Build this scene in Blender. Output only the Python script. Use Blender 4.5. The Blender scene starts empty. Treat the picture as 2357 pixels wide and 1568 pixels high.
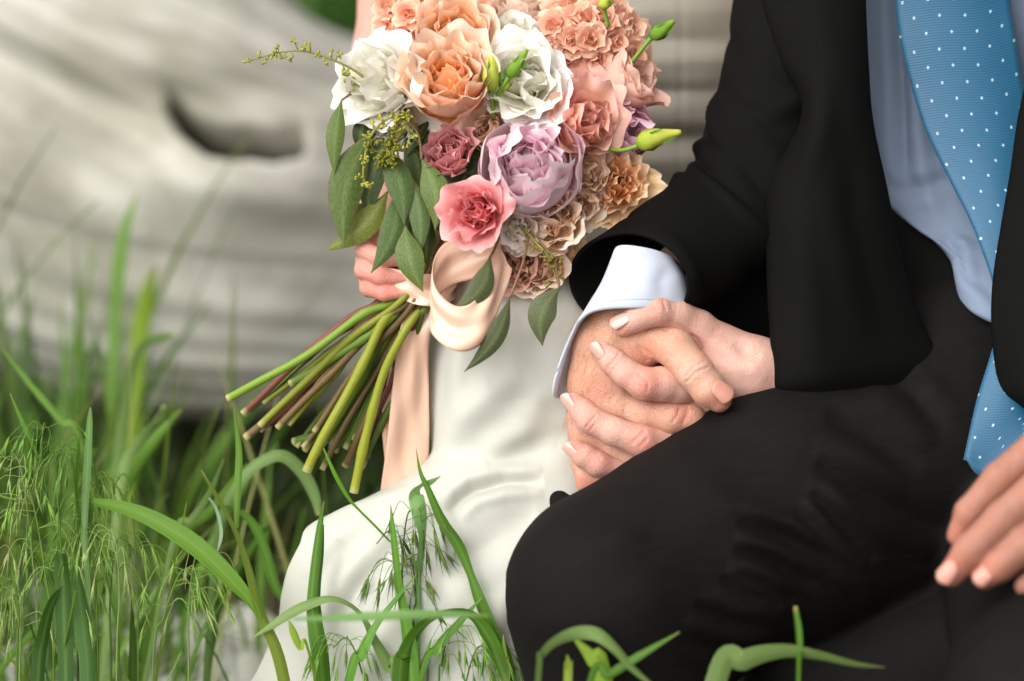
import bpy, math, random
import numpy as np
from mathutils import Vector
random.seed(7); rng = np.random.default_rng(7)
scene = bpy.context.scene
rad = math.radians
# ------------------------------------------------------------------ camera
W, H = 2357.0, 1568.0
FOC = 100.0; FPX = W * FOC / 36.0
PITCH = rad(15); CAMZ = 0.72
D0 = 1.57; S = D0 / FPX                      # metres per pixel at the joined hands
CAM = np.array([0, 0, CAMZ]); RIGHT = np.array([1.0, 0, 0])
UP = np.array([0, math.sin(PITCH), math.cos(PITCH)]); FWD = np.array([0, math.cos(PITCH), -math.sin(PITCH)])
cd = bpy.data.cameras.new('camera'); cam = bpy.data.objects.new('camera', cd)
scene.collection.objects.link(cam); scene.camera = cam
cam.location = CAM; cam.rotation_euler = (math.pi / 2 - PITCH, 0, 0)
cd.lens = FOC; cd.sensor_width = 36; cd.clip_start = 0.05; cd.clip_end = 500
cd.dof.use_dof = True; cd.dof.focus_distance = 1.575; cd.dof.aperture_fstop = 3.0
# ------------------------------------------------------------------ light
SUN_DIR = Vector((-0.50, -0.60, 0.66)).normalized()       # towards the sun, behind thin cloud
wd = bpy.data.worlds.new('World'); scene.world = wd; wd.use_nodes = True
nt = wd.node_tree; nt.nodes.clear()
sky = nt.nodes.new('ShaderNodeTexSky'); sky.sky_type = 'NISHITA'; sky.sun_disc = False
sky.sun_elevation = math.asin(SUN_DIR.z); sky.sun_rotation = math.atan2(SUN_DIR.x, SUN_DIR.y)
sky.air_density = 1.0; sky.dust_density = 4.0; sky.ozone_density = 1.0
hs = nt.nodes.new('ShaderNodeHueSaturation'); hs.inputs['Saturation'].default_value = 0.06
bg = nt.nodes.new('ShaderNodeBackground'); bg.inputs['Strength'].default_value = 0.11
ow = nt.nodes.new('ShaderNodeOutputWorld')
nt.links.new(sky.outputs[0], hs.inputs['Color']); nt.links.new(hs.outputs[0], bg.inputs['Color']); nt.links.new(bg.outputs[0], ow.inputs['Surface'])
sl = bpy.data.lights.new('sun', 'SUN'); sl.energy = 1.5; sl.angle = rad(95); sl.color = (1.0, 0.95, 0.86)
so = bpy.data.objects.new('sun', sl); scene.collection.objects.link(so)
so.rotation_euler = (-SUN_DIR).to_track_quat('-Z', 'Y').to_euler(); so.location = (-2, -2, 4)
vs = scene.view_settings; vs.view_transform = 'Standard'; vs.look = 'None'; vs.gamma = 1.0; vs.use_curve_mapping = False
vs.exposure = 0.97
scene.render.engine = 'CYCLES'
scene.cycles.use_denoising = True; scene.cycles.max_bounces = 12; scene.cycles.diffuse_bounces = 8; scene.cycles.transmission_bounces = 8; scene.cycles.transparent_max_bounces = 8
scene.cycles.caustics_reflective = False; scene.cycles.caustics_refractive = False

# ------------------------------------------------------------------ helpers
def PD(px, py, d):
    return CAM + ((px - W / 2) / FPX * d) * RIGHT + (-(py - H / 2) / FPX * d) * UP + d * FWD
def QW(V):                                    # (pixel x, pixel y, depth offset) -> world
    V = np.asarray(V, float).reshape(-1, 3); d = D0 + V[:, 2] * S
    return CAM + ((V[:, 0] - W / 2) / FPX * d)[:, None] * RIGHT + (-(V[:, 1] - H / 2) / FPX * d)[:, None] * UP + d[:, None] * FWD
def c8(r, g, b):
    f = lambda c: (c / 255 / 12.92) if c / 255 <= 0.04045 else ((c / 255 + 0.055) / 1.055) ** 2.4
    return np.array([f(r), f(g), f(b)])
def ground_z(x, y):
    x = np.asarray(x, float); y = np.asarray(y, float)
    sm = lambda a, b, t: (lambda u: u * u * (3 - 2 * u))(np.clip((t - a) / (b - a), 0, 1))
    z = -0.13 * (1 - sm(1.15, 1.75, y))
    z = z + 0.115 * sm(-0.05, 0.12, x) * sm(1.45, 1.7, y) * (1 - sm(2.3, 2.7, y))
    return z + 0.012 * np.sin(5.1 * x + 1.3) * np.sin(4.3 * y) + 0.02 * np.clip(y - 3, 0, 40) + 0.004 * np.sin(23 * x) * np.sin(19 * y + 1)
def empty(name, loc, label=None, cat=None, group=None, parent=None):
    o = bpy.data.objects.new(name, None); scene.collection.objects.link(o)
    o.empty_display_size = 0.02
    if parent is not None:
        o.parent = parent; o.location = Vector(loc) - base_of(parent)
    else:
        o.location = loc
    if label: o['label'] = label
    if cat: o['category'] = cat
    if group: o['group'] = group
    return o
def base_of(o):
    v = Vector((0, 0, 0))
    while o is not None:
        v += o.location; o = o.parent
    return v
def tag(o, label=None, cat=None, group=None, kind=None):
    if label: o['label'] = label
    if cat: o['category'] = cat
    if group: o['group'] = group
    if kind: o['kind'] = kind
    return o
def mesh_data(name, V, F, mat, col=None, uv=None, smooth=True):
    me = bpy.data.meshes.new(name)
    V = np.asarray(V, np.float32)
    if isinstance(F, np.ndarray) and F.ndim == 2:
        n, k = F.shape
        me.vertices.add(len(V)); me.vertices.foreach_set('co', V.ravel())
        me.loops.add(n * k); me.loops.foreach_set('vertex_index', F.astype(np.int32).ravel())
        me.polygons.add(n); me.polygons.foreach_set('loop_start', np.arange(0, n * k, k, dtype=np.int32))
        me.update(calc_edges=True)
    else:
        me.from_pydata([tuple(v) for v in V], [], [list(map(int, f)) for f in F])
    if col is not None:
        c = np.ones((len(V), 4), np.float32); c[:, :3] = col
        a = me.color_attributes.new('Col', 'FLOAT_COLOR', 'POINT'); a.data.foreach_set('color', c.ravel())
    if uv is not None:
        a = me.attributes.new('st', 'FLOAT_VECTOR', 'POINT')
        u = np.zeros((len(V), 3), np.float32); u[:, :2] = np.asarray(uv)[:, :2]
        a.data.foreach_set('vector', u.ravel())
    if smooth: me.polygons.foreach_set('use_smooth', np.ones(len(me.polygons), bool))
    me.materials.append(mat); me.validate(); me.update()
    return me
def mk(name, V, F, mat, parent=None, col=None, uv=None, smooth=True, base=None, solid=0, sub=0):
    """one mesh object from world-space vertices"""
    V = np.asarray(V, float)
    b = np.array(base_of(parent)) if parent is not None else (np.array(base) if base is not None else np.zeros(3))
    o = bpy.data.objects.new(name, mesh_data(name, V - b, F, mat, col, uv, smooth)); scene.collection.objects.link(o)
    if parent is not None: o.parent = parent
    else: o.location = b
    if solid:
        m = o.modifiers.new('solid', 'SOLIDIFY'); m.thickness = solid; m.offset = 0
    if sub:
        m = o.modifiers.new('sub', 'SUBSURF'); m.levels = sub; m.render_levels = sub
    return o
def join_parts(parts):
    Vs, Fs, Cs, Us, n = [], [], [], [], 0
    for V, F, C, U in parts:
        Vs.append(V); Fs.append(np.asarray(F) + n); n += len(V)
        Cs.append(np.broadcast_to(C, (len(V), 3))); Us.append(U if U is not None else np.zeros((len(V), 2)))
    return np.concatenate(Vs), np.concatenate(Fs), np.concatenate(Cs), np.concatenate(Us)
def catmull(P, n):
    P = np.asarray(P, float); m = len(P)
    if m == 2:
        t = np.linspace(0, 1, n)[:, None]; return P[0] * (1 - t) + P[1] * t
    E = np.concatenate([[2 * P[0] - P[1]], P, [2 * P[-1] - P[-2]]])
    t = np.linspace(0, m - 1, n); i = np.minimum(t.astype(int), m - 2); f = (t - i)
    f = f.reshape((-1,) + (1,) * (P.ndim - 1))
    a, b, c, d = E[i], E[i + 1], E[i + 2], E[i + 3]
    return 0.5 * ((2 * b) + (-a + c) * f + (2 * a - 5 * b + 4 * c - d) * f ** 2 + (-a + 3 * b - 3 * c + d) * f ** 3)
def grid_faces(nr, nc, wrap=False):
    i, j = np.meshgrid(np.arange(nr - 1), np.arange(nc if wrap else nc - 1), indexing='ij')
    j2 = (j + 1) % nc
    return np.stack([i * nc + j, i * nc + j2, (i + 1) * nc + j2, (i + 1) * nc + j], -1).reshape(-1, 4)
def sheet(rows, nr, nc):
    """bicubic surface through a grid of control points (pixel space)"""
    R = np.array([catmull(r, nc) for r in rows])
    G = catmull(R, nr)
    u, v = np.meshgrid(np.linspace(0, 1, nc), np.linspace(0, 1, nr))
    return G.reshape(-1, 3), grid_faces(nr, nc), np.stack([u.ravel(), v.ravel()], -1)
def tube(P, Rr, n=8, seg=None, cap=True):
    """round tube along points, world or pixel space alike"""
    P = np.asarray(P, float); Rr = np.asarray(Rr, float)
    if seg: 
        Rr = catmull(Rr[:, None], seg)[:, 0]; P = catmull(P, seg)
    T = np.gradient(P, axis=0); T /= np.linalg.norm(T, axis=1)[:, None] + 1e-12
    ref = np.array([0.31, 0.2, 0.93]); A = np.cross(T, ref); A /= np.linalg.norm(A, axis=1)[:, None] + 1e-9
    B = np.cross(T, A); th = np.linspace(0, 2 * np.pi, n, endpoint=False)
    V = P[:, None] + Rr[:, None, None] * (np.cos(th)[None, :, None] * A[:, None] + np.sin(th)[None, :, None] * B[:, None])
    V = V.reshape(-1, 3); F = grid_faces(len(P), n, True)
    if cap:
        m = len(V); V = np.concatenate([V, P[:1], P[-1:]]); k = (len(P) - 1) * n
        j = np.arange(n); j2 = (j + 1) % n
        F = np.concatenate([F, np.stack([np.full(n, m), j2, j, j], -1) * 1, np.stack([np.full(n, m + 1), k + j, k + j2, k + j2], -1)])
        F = [list(dict.fromkeys(f)) for f in F.tolist()]
    uv = np.stack([np.tile(np.linspace(0, 1, n), len(P)), np.repeat(np.linspace(0, 1, len(P)), n)], -1)
    if cap: uv = np.concatenate([uv, [[0, 0], [0, 1]]])
    return V, F, uv
def strip(P, nseg, fold=0.12, ncr=3):
    """leaf-like strip: points (px,py,dz,width,twist) -> pixel-space grid"""
    P = np.array([list(p) + [0] * (5 - len(p)) for p in P], float)
    C = catmull(P, nseg); X = C[:, :3]; w = np.maximum(C[:, 3], 0.4) / 2; tw = C[:, 4]
    T = np.gradient(X, axis=0); T /= np.linalg.norm(T, axis=1)[:, None] + 1e-9
    N2 = np.stack([-T[:, 1], T[:, 0], 0 * tw], -1); N2 /= np.linalg.norm(N2, axis=1)[:, None] + 1e-9
    Z = np.cross(T, N2)
    Dw = N2 * np.cos(tw)[:, None] + Z * np.sin(tw)[:, None]; Nn = np.cross(T, Dw)
    us = np.linspace(-1, 1, ncr)
    V = X[:, None] + us[None, :, None] * (Dw * w[:, None])[:, None] + (fold * (us ** 2 - 0.5))[None, :, None] * (Nn * w[:, None])[:, None]
    uv = np.stack([np.tile(us, nseg), np.repeat(np.linspace(0, 1, nseg), ncr)], -1)
    return V.reshape(-1, 3), grid_faces(nseg, ncr), uv
# ---- signed-distance sculpting in pixel space
def seg_field(grid, a, b, ra, rb):
    a = np.asarray(a, float); b = np.asarray(b, float); ab = b - a; L = (ab ** 2).sum() + 1e-9
    X, Y, Z = grid; px, py, pz = X - a[0], Y - a[1], Z - a[2]
    t = np.clip((px * ab[0] + py * ab[1] + pz * ab[2]) / L, 0, 1)
    d = np.sqrt((px - t * ab[0]) ** 2 + (py - t * ab[1]) ** 2 + (pz - t * ab[2]) ** 2)
    return d - (ra + t * (rb - ra))
def smin(a, b, k):
    h = np.maximum(k - np.abs(a - b), 0) / k
    return np.minimum(a, b) - h * h * k * 0.25
def sculpt(groups, h, kgroup, pad=14, carve=()):
    """groups: list of (points[(x,y,z,r)...], k inside) ; union of groups with kgroup (number or list)"""
    allp = np.array([p for g, _ in groups for p in g], float)
    lo = (allp[:, :3] - allp[:, 3:4]).min(0) - pad; hi = (allp[:, :3] + allp[:, 3:4]).max(0) + pad
    n = np.ceil((hi - lo) / h).astype(int) + 1
    ax = [lo[i] + h * np.arange(n[i]) for i in range(3)]
    F = np.full(n, 1e3, np.float32)
    for gi, (g, k) in enumerate(groups):
        g = np.array(g, float); kg = kgroup[gi] if isinstance(kgroup, (list, tuple)) else kgroup
        e = max(k, kg) + 4 * h
        l2 = (g[:, :3] - g[:, 3:4]).min(0) - e; h2 = (g[:, :3] + g[:, 3:4]).max(0) + e
        i0 = np.maximum(np.floor((l2 - lo) / h).astype(int), 0); i1 = np.minimum(np.ceil((h2 - lo) / h).astype(int) + 1, n)
        sl = tuple(slice(i0[i], i1[i]) for i in range(3))
        grid = np.meshgrid(*[ax[i][sl[i]].astype(np.float32) for i in range(3)], indexing='ij')
        f = None
        if len(g) == 1: f = seg_field(grid, g[0, :3], g[0, :3] + 1e-3, g[0, 3], g[0, 3])
        for a, b in zip(g[:-1], g[1:]):
            d = seg_field(grid, a[:3], b[:3], a[3], b[3])
            f = d if f is None else smin(f, d, k)
        F[sl] = smin(F[sl], f, kg)
    for fn in carve:
        grid = np.meshgrid(*[a.astype(np.float32) for a in ax], indexing='ij'); F = fn(F, grid)
    return surface_nets(F, lo, h)
def surface_nets(F, lo, h):
    s = F < 0; c = np.zeros(np.array(F.shape) - 1, np.int8)
    for dx in (0, 1):
        for dy in (0, 1):
            for dz in (0, 1):
                c += s[dx:s.shape[0] - 1 + dx, dy:s.shape[1] - 1 + dy, dz:s.shape[2] - 1 + dz]
    I = np.argwhere((c > 0) & (c < 8)); idx = -np.ones(c.shape, np.int64); idx[tuple(I.T)] = np.arange(len(I))
    acc = np.zeros((len(I), 3)); cnt = np.zeros(len(I))
    off = [(0, 0, 0), (1, 0, 0), (0, 1, 0), (1, 1, 0), (0, 0, 1), (1, 0, 1), (0, 1, 1), (1, 1, 1)]
    for a in range(8):
        for b in range(a + 1, 8):
            oa, ob = np.array(off[a]), np.array(off[b])
            if np.abs(oa - ob).sum() != 1: continue
            fa = F[tuple((I + oa).T)]; fb = F[tuple((I + ob).T)]; m = (fa < 0) != (fb < 0)
            t = fa[m] / (fa[m] - fb[m]); acc[m] += oa + t[:, None] * (ob - oa); cnt[m] += 1
    V = lo + h * (I + acc / cnt[:, None]); Q = []
    for ax in range(3):
        u, v = [(1, 2), (2, 0), (0, 1)][ax]
        sl0 = [slice(None)] * 3; sl1 = [slice(None)] * 3; sl0[ax] = slice(0, -1); sl1[ax] = slice(1, None)
        E = np.argwhere(s[tuple(sl0)] != s[tuple(sl1)])
        E = E[(E[:, u] > 0) & (E[:, v] > 0) & (E[:, u] < F.shape[u] - 1) & (E[:, v] < F.shape[v] - 1)]
        flip = s[tuple(E.T)]
        eu = np.zeros(3, int); eu[u] = 1; ev = np.zeros(3, int); ev[v] = 1
        q = np.stack([idx[tuple(x.T)] for x in (E - eu - ev, E - ev, E, E - eu)], -1)
        q[~flip] = q[~flip][:, ::-1]; Q.append(q)
    return V, np.concatenate(Q)
def vnormals(V, F):
    n = np.zeros_like(V); q = V[F]
    fn = np.cross(q[:, 2] - q[:, 0], q[:, 3] - q[:, 1])
    for k in range(F.shape[1]): np.add.at(n, F[:, k], fn)
    return n / (np.linalg.norm(n, axis=1)[:, None] + 1e-9)
def smooth_mesh(V, F, it=2, lam=0.5):
    E = np.concatenate([F[:, [0, 1]], F[:, [1, 2]], F[:, [2, 3]], F[:, [3, 0]]])
    for _ in range(it):
        a = np.zeros_like(V); c = np.zeros(len(V))
        np.add.at(a, E[:, 0], V[E[:, 1]]); np.add.at(a, E[:, 1], V[E[:, 0]])
        np.add.at(c, E[:, 0], 1); np.add.at(c, E[:, 1], 1)
        V = V * (1 - lam) + lam * a / np.maximum(c, 1)[:, None]
    return V
def line_dist(V, line):
    """2-D distance to a polyline in the picture and position along it"""
    L = np.asarray(line, float)[:, :2]; best = np.full(len(V), 1e9); tt = np.zeros(len(V)); sd = np.zeros(len(V)); m = len(L) - 1
    for i, (a, b) in enumerate(zip(L[:-1], L[1:])):
        ab = b - a; p = V[:, :2] - a; t = np.clip((p @ ab) / (ab @ ab), 0, 1)
        r = p - t[:, None] * ab; d = np.hypot(r[:, 0], r[:, 1]); cr = np.sign(ab[0] * p[:, 1] - ab[1] * p[:, 0])
        k = d < best; best[k] = d[k]; tt[k] = ((i + t) / m)[k]; sd[k] = cr[k]
    return best, tt, sd
def folds(V, N, lst, zlim=None):
    """press creases / raise ridges along drawn lines: (line, amount, half width)"""
    V = V.copy(); front = np.clip(-N[:, 2] * 2.0 + 0.35, 0, 1)
    for line, amp, w in lst:
        d, t, sd = line_dist(V, line); e = np.sin(np.pi * np.clip(t, 0.0, 1)) ** 0.6
        g = np.exp(-(d / w) ** 2) - 0.55 * np.exp(-((d - 1.9 * w) / (1.1 * w)) ** 2)
        V += N * (amp * g * e * front)[:, None]
    return V
def wob(V, f, seed, oct=3):
    r = np.random.default_rng(seed); out = np.zeros(len(V)); a = 1.0
    for _ in range(oct):
        for _ in range(3):
            k = r.normal(size=3); k /= np.linalg.norm(k); out += a * np.sin(V @ k * f + r.uniform(0, 6.28)) / 3
        f *= 2.0; a *= 0.5
    return out

# ------------------------------------------------------------------ materials
def new_mat(name):
    m = bpy.data.materials.new(name); m.use_nodes = True; n = m.node_tree
    return m, n, n.nodes['Principled BSDF'], n.nodes['Material Output']
def node(n, t, **kw):
    x = n.nodes.new(t)
    for k, v in kw.items(): setattr(x, k, v)
    return x
def noise(n, scale, detail=4, vec=None, rough=0.6):
    t = node(n, 'ShaderNodeTexNoise'); t.inputs['Scale'].default_value = scale; t.inputs['Detail'].default_value = detail; t.inputs['Roughness'].default_value = rough
    if vec is not None: n.links.new(vec, t.inputs['Vector'])
    return t
def ramp(n, fac, stops):
    r = node(n, 'ShaderNodeValToRGB'); el = r.color_ramp.elements
    while len(el) < len(stops): el.new(0.5)
    for e, (p, c) in zip(el, stops): e.position = p; e.color = (*c, 1)
    n.links.new(fac, r.inputs['Fac']); return r
def bump(n, h, strength, dist, bs):
    b = node(n, 'ShaderNodeBump'); b.inputs['Strength'].default_value = strength; b.inputs['Distance'].default_value = dist
    n.links.new(h, b.inputs['Height']); n.links.new(b.outputs[0], bs.inputs['Normal']); return b
def attr(n, name='Col'):
    return node(n, 'ShaderNodeAttribute', attribute_name=name)
def mixc(n, fac, a, b, mode='MIX'):
    m = node(n, 'ShaderNodeMix', data_type='RGBA', blend_type=mode)
    for s, v in ((m.inputs['Factor'], fac), (m.inputs['A'], a), (m.inputs['B'], b)):
        if hasattr(v, 'node'): n.links.new(v, s)
        elif isinstance(v, (int, float)): s.default_value = v
        else: s.default_value = (*v, 1)
    return m.outputs['Result']
def coords(n): return node(n, 'ShaderNodeTexCoord').outputs['Object']

def skin_mat(name, spots, hue):
    m, n, b, o = new_mat(name); co = coords(n)
    base = attr(n).outputs['Color']
    mot = noise(n, 140, 5, co); c1 = mixc(n, ramp(n, mot.outputs['Fac'], [(0.35, (0, 0, 0)), (0.7, (1, 1, 1))]).outputs['Color'], base, mixc(n, 1.0, base, hue, 'MULTIPLY'))
    if spots:
        fr = noise(n, 900, 2, co, 0.4); msk = ramp(n, fr.outputs['Fac'], [(0.60, (0, 0, 0)), (0.70, (1, 1, 1))])
        c1 = mixc(n, msk.outputs['Color'], c1, mixc(n, 1.0, c1, (0.84, 0.74, 0.66), 'MULTIPLY'))
    n.links.new(c1, b.inputs['Base Color']); b.inputs['Roughness'].default_value = 0.52
    b.inputs['Subsurface Weight'].default_value = 0.14; b.inputs['Subsurface Radius'].default_value = (1.0, 0.35, 0.18); b.inputs['Subsurface Scale'].default_value = 0.0035
    b.inputs['Specular IOR Level'].default_value = 0.42
    vo = node(n, 'ShaderNodeTexVoronoi'); vo.inputs['Scale'].default_value = 1500; n.links.new(co, vo.inputs['Vector'])
    no = noise(n, 420, 4, co); ad = node(n, 'ShaderNodeMath', operation='ADD'); n.links.new(vo.outputs['Distance'], ad.inputs[0]); n.links.new(no.outputs['Fac'], ad.inputs[1])
    bump(n, ad.outputs[0], 0.55, 0.0007, b)
    return m
M = {}
M['skin_f'] = skin_mat('pale_skin', False, (0.97, 0.86, 0.83))
M['skin_m'] = skin_mat('freckled_skin', True, (0.98, 0.84, 0.76))
m, n, b, o = new_mat('nail_polish'); b.inputs['Base Color'].default_value = (*c8(200, 160, 147), 1); b.inputs['Roughness'].default_value = 0.25; b.inputs['Coat Weight'].default_value = 0.5; b.inputs['Subsurface Weight'].default_value = 0.1; b.inputs['Subsurface Scale'].default_value = 0.001; M['nail_f'] = m
m, n, b, o = new_mat('bare_nail'); b.inputs['Base Color'].default_value = (*c8(198, 142, 127), 1); b.inputs['Roughness'].default_value = 0.30; M['nail_m'] = m

def cloth(name, colr, rough, sheen, fine, dist, weave=False, var=0.12, uvs=None, spec=0.3):
    m, n, b, o = new_mat(name); co = coords(n)
    big = noise(n, 30, 4, co); c = mixc(n, big.outputs['Fac'], tuple(np.array(colr) * (1 - var)), tuple(np.array(colr) * (1 + var)))
    n.links.new(c, b.inputs['Base Color']); b.inputs['Roughness'].default_value = rough
    b.inputs['Sheen Weight'].default_value = sheen; b.inputs['Sheen Roughness'].default_value = 0.45; b.inputs['Specular IOR Level'].default_value = spec
    f = noise(n, fine, 3, co); bump(n, f.outputs['Fac'], 0.5, dist, b)
    return m, n, b
M['suit'], _, _ = cloth('black_wool', c8(19, 17, 16), 0.8, 0.0, 1600, 0.0006, spec=0.14)
st_n = M['suit'].node_tree; sa = attr(st_n, 'st'); mp = node(st_n, 'ShaderNodeMapping'); mp.inputs['Scale'].default_value = (0.012, 0.16, 1); st_n.links.new(sa.outputs['Vector'], mp.inputs['Vector'])
sn = noise(st_n, 1.0, 3, mp.outputs[0]); pb = st_n.nodes['Principled BSDF']; src = pb.inputs['Base Color'].links[0].from_socket
st_n.links.new(mixc(st_n, ramp(st_n, sn.outputs['Fac'], [(0.35, (0, 0, 0)), (0.65, (1, 1, 1))]).outputs['Color'], mixc(st_n, 1.0, src, (0.55, 0.55, 0.55), 'MULTIPLY'), src), pb.inputs['Base Color'])
M['jacket'], _, _ = cloth('black_wool_jacket', c8(10, 10, 9), 0.8, 0.0, 1600, 0.0006, spec=0.09)
M['shirt'], _, _ = cloth('shaded_blue_cotton', c8(118, 132, 154), 0.8, 0.15, 1400, 0.0003, var=0.03)  # same shirt as the cuff, darkened so the chest shade is in the colour
M['cuff'], _, _ = cloth('white_blue_cotton', c8(186, 193, 208), 0.8, 0.15, 1400, 0.0003, var=0.02)
M['satin'], n, b = cloth('cream_satin', c8(180, 180, 171), 0.45, 0.05, 900, 0.0003, var=0.03)
M['bodice'], n, b = cloth('cream_chiffon', c8(142, 136, 124), 0.6, 0.1, 600, 0.0006, var=0.06)
m, n, b, o = new_mat('blue_dotted_silk'); st = attr(n, 'st').outputs['Vector']
sep = node(n, 'ShaderNodeSeparateXYZ'); n.links.new(st, sep.inputs[0])
def math_(n, op, a, bb=None):
    x = node(n, 'ShaderNodeMath', operation=op)
    for i, v in enumerate((a, bb)):
        if v is None: continue
        if hasattr(v, 'node'): n.links.new(v, x.inputs[i])
        else: x.inputs[i].default_value = v
    return x.outputs[0]
u_, v_ = sep.outputs['X'], sep.outputs['Y']
def lattice(du, dv):
    a = math_(n, 'SUBTRACT', math_(n, 'FRACT', math_(n, 'ADD', u_, du)), 0.5); c = math_(n, 'SUBTRACT', math_(n, 'FRACT', math_(n, 'ADD', v_, dv)), 0.5)
    return math_(n, 'SQRT', math_(n, 'ADD', math_(n, 'POWER', a, 2.0), math_(n, 'POWER', c, 2.0)))
dd = math_(n, 'MINIMUM', lattice(0, 0), lattice(0.5, 0.5))
dot = math_(n, 'LESS_THAN', dd, 0.047)
wv = node(n, 'ShaderNodeTexWave'); wv.inputs['Scale'].default_value = 4.0; wv.inputs['Distortion'].default_value = 0.0; wv.inputs['Detail'].default_value = 1; wv.bands_direction = 'Y'
n.links.new(st, wv.inputs['Vector'])
cb = mixc(n, wv.outputs['Fac'], tuple(c8(12, 76, 108)), tuple(c8(16, 86, 121)))
n.links.new(mixc(n, dot, cb, tuple(c8(160, 186, 202))), b.inputs['Base Color']); b.inputs['Roughness'].default_value = 0.5; b.inputs['Sheen Weight'].default_value = 0.2
bump(n, wv.outputs['Fac'], 0.3, 0.0004, b); M['tie'] = m

def thin(name, rough, trans, bumpscale=500, bdist=0.0004, veins=False, spec=0.3, vtint=(0.62, 0.70, 0.56)):
    """petals and leaves: pigment from the Col attribute, some light passes through"""
    m, n, b, o = new_mat(name); co = coords(n); base = attr(n).outputs['Color']
    ns = noise(n, 90, 4, co); c = mixc(n, ns.outputs['Fac'], mixc(n, 1.0, base, (0.93, 0.93, 0.92), 'MULTIPLY'), base)
    if veins:
        st = attr(n, 'st').outputs['Vector']; mp = node(n, 'ShaderNodeMapping'); mp.inputs['Scale'].default_value = veins; n.links.new(st, mp.inputs['Vector'])
        vn = noise(n, 1.0, 3, mp.outputs[0]); c = mixc(n, ramp(n, vn.outputs['Fac'], [(0.36, (0, 0, 0)), (0.62, (1, 1, 1))]).outputs['Color'], mixc(n, 1.0, c, vtint, 'MULTIPLY'), c)
        hgt = vn.outputs['Fac']
    else:
        hgt = noise(n, bumpscale, 3, co).outputs['Fac']
    n.links.new(c, b.inputs['Base Color']); b.inputs['Roughness'].default_value = rough; b.inputs['Specular IOR Level'].default_value = spec
    bump(n, hgt, 0.5, bdist, b)
    tr = node(n, 'ShaderNodeBsdfTranslucent'); n.links.new(c, tr.inputs['Color'])
    mx = node(n, 'ShaderNodeMixShader'); mx.inputs[0].default_value = trans
    n.links.new(b.outputs[0], mx.inputs[1]); n.links.new(tr.outputs[0], mx.inputs[2]); n.links.new(mx.outputs[0], o.inputs['Surface'])
    return m
M['petal'] = thin('petal', 0.62, 0.26, 700, 0.0003, spec=0.22, veins=(11, 1.3, 1), vtint=(0.94, 0.91, 0.91))
M['leaf'] = thin('eucalyptus_leaf', 0.5, 0.18, veins=(7, 30, 1))
M['grass'] = thin('grass_blade', 0.42, 0.45, bdist=0.0003, veins=(16, 1.0, 1))
M['stem'] = thin('cut_stem', 0.42, 0.0, 260, 0.0006)
M['seed'] = thin('seed', 0.6, 0.2, 900, 0.0003)
m, n, b, o = new_mat('peach_ribbon'); st = attr(n, 'st').outputs['Vector']; mp = node(n, 'ShaderNodeMapping'); mp.inputs['Scale'].default_value = (1, 160, 1); n.links.new(st, mp.inputs['Vector'])
wn = noise(n, 3, 2, mp.outputs[0]); n.links.new(mixc(n, wn.outputs['Fac'], tuple(c8(230, 190, 164)), tuple(c8(238, 206, 184))), b.inputs['Base Color'])
b.inputs['Roughness'].default_value = 0.24; b.inputs['Anisotropic'].default_value = 0.7; b.inputs['Specular IOR Level'].default_value = 0.7; b.inputs['Sheen Weight'].default_value = 0.15
tr = node(n, 'ShaderNodeBsdfTranslucent'); tr.inputs['Color'].default_value = (*c8(240, 196, 156), 1); mx = node(n, 'ShaderNodeMixShader'); mx.inputs[0].default_value = 0.22
n.links.new(b.outputs[0], mx.inputs[1]); n.links.new(tr.outputs[0], mx.inputs[2]); n.links.new(mx.outputs[0], o.inputs['Surface']); M['ribbon'] = m
m, n, b, o = new_mat('weathered_driftwood'); st = attr(n, 'st').outputs['Vector']; mp = node(n, 'ShaderNodeMapping'); mp.inputs['Scale'].default_value = (1.2, 10, 1); n.links.new(st, mp.inputs['Vector'])
g1 = noise(n, 3.2, 7, mp.outputs[0], 0.65); co = coords(n); g2 = noise(n, 5, 4, co)
r1 = ramp(n, g1.outputs['Fac'], [(0.22, tuple(c8(138, 134, 124))), (0.44, tuple(c8(175, 172, 163))), (0.62, tuple(c8(196, 194, 186)))])
r2 = ramp(n, g2.outputs['Fac'], [(0.36, tuple(c8(176, 176, 160))), (0.56, (1, 1, 1))])
n.links.new(mixc(n, 1.0, mixc(n, 0.75, r1.outputs['Color'], r2.outputs['Color'], 'MULTIPLY'), attr(n).outputs['Color'], 'MULTIPLY'), b.inputs['Base Color']); b.inputs['Roughness'].default_value = 0.75
bump(n, g1.outputs['Fac'], 0.6, 0.006, b); M['wood'] = m
m, n, b, o = new_mat('dark_soil'); co = coords(n); g1 = noise(n, 9, 8, co); g2 = noise(n, 60, 6, co)
r1 = ramp(n, g1.outputs['Fac'], [(0.35, tuple(c8(48, 58, 30))), (0.52, tuple(c8(78, 62, 44))), (0.7, tuple(c8(104, 84, 60)))])
n.links.new(mixc(n, 0.6, r1.outputs['Color'], ramp(n, g2.outputs['Fac'], [(0.3, (0.35, 0.33, 0.3)), (0.7, (1, 1, 1))]).outputs['Color'], 'MULTIPLY'), b.inputs['Base Color']); b.inputs['Roughness'].default_value = 0.95
bump(n, g2.outputs['Fac'], 1.0, 0.02, b); M['soil'] = m
m, n, b, o = new_mat('ring_silver'); b.inputs['Base Color'].default_value = (0.85, 0.84, 0.82, 1); b.inputs['Metallic'].default_value = 1; b.inputs['Roughness'].default_value = 0.18; M['silver'] = m
m, n, b, o = new_mat('clear_stone'); b.inputs['Base Color'].default_value = (1, 1, 1, 1); b.inputs['Transmission Weight'].default_value = 0.9; b.inputs['IOR'].default_value = 2.2; b.inputs['Roughness'].default_value = 0.02; M['stone'] = m

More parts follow.
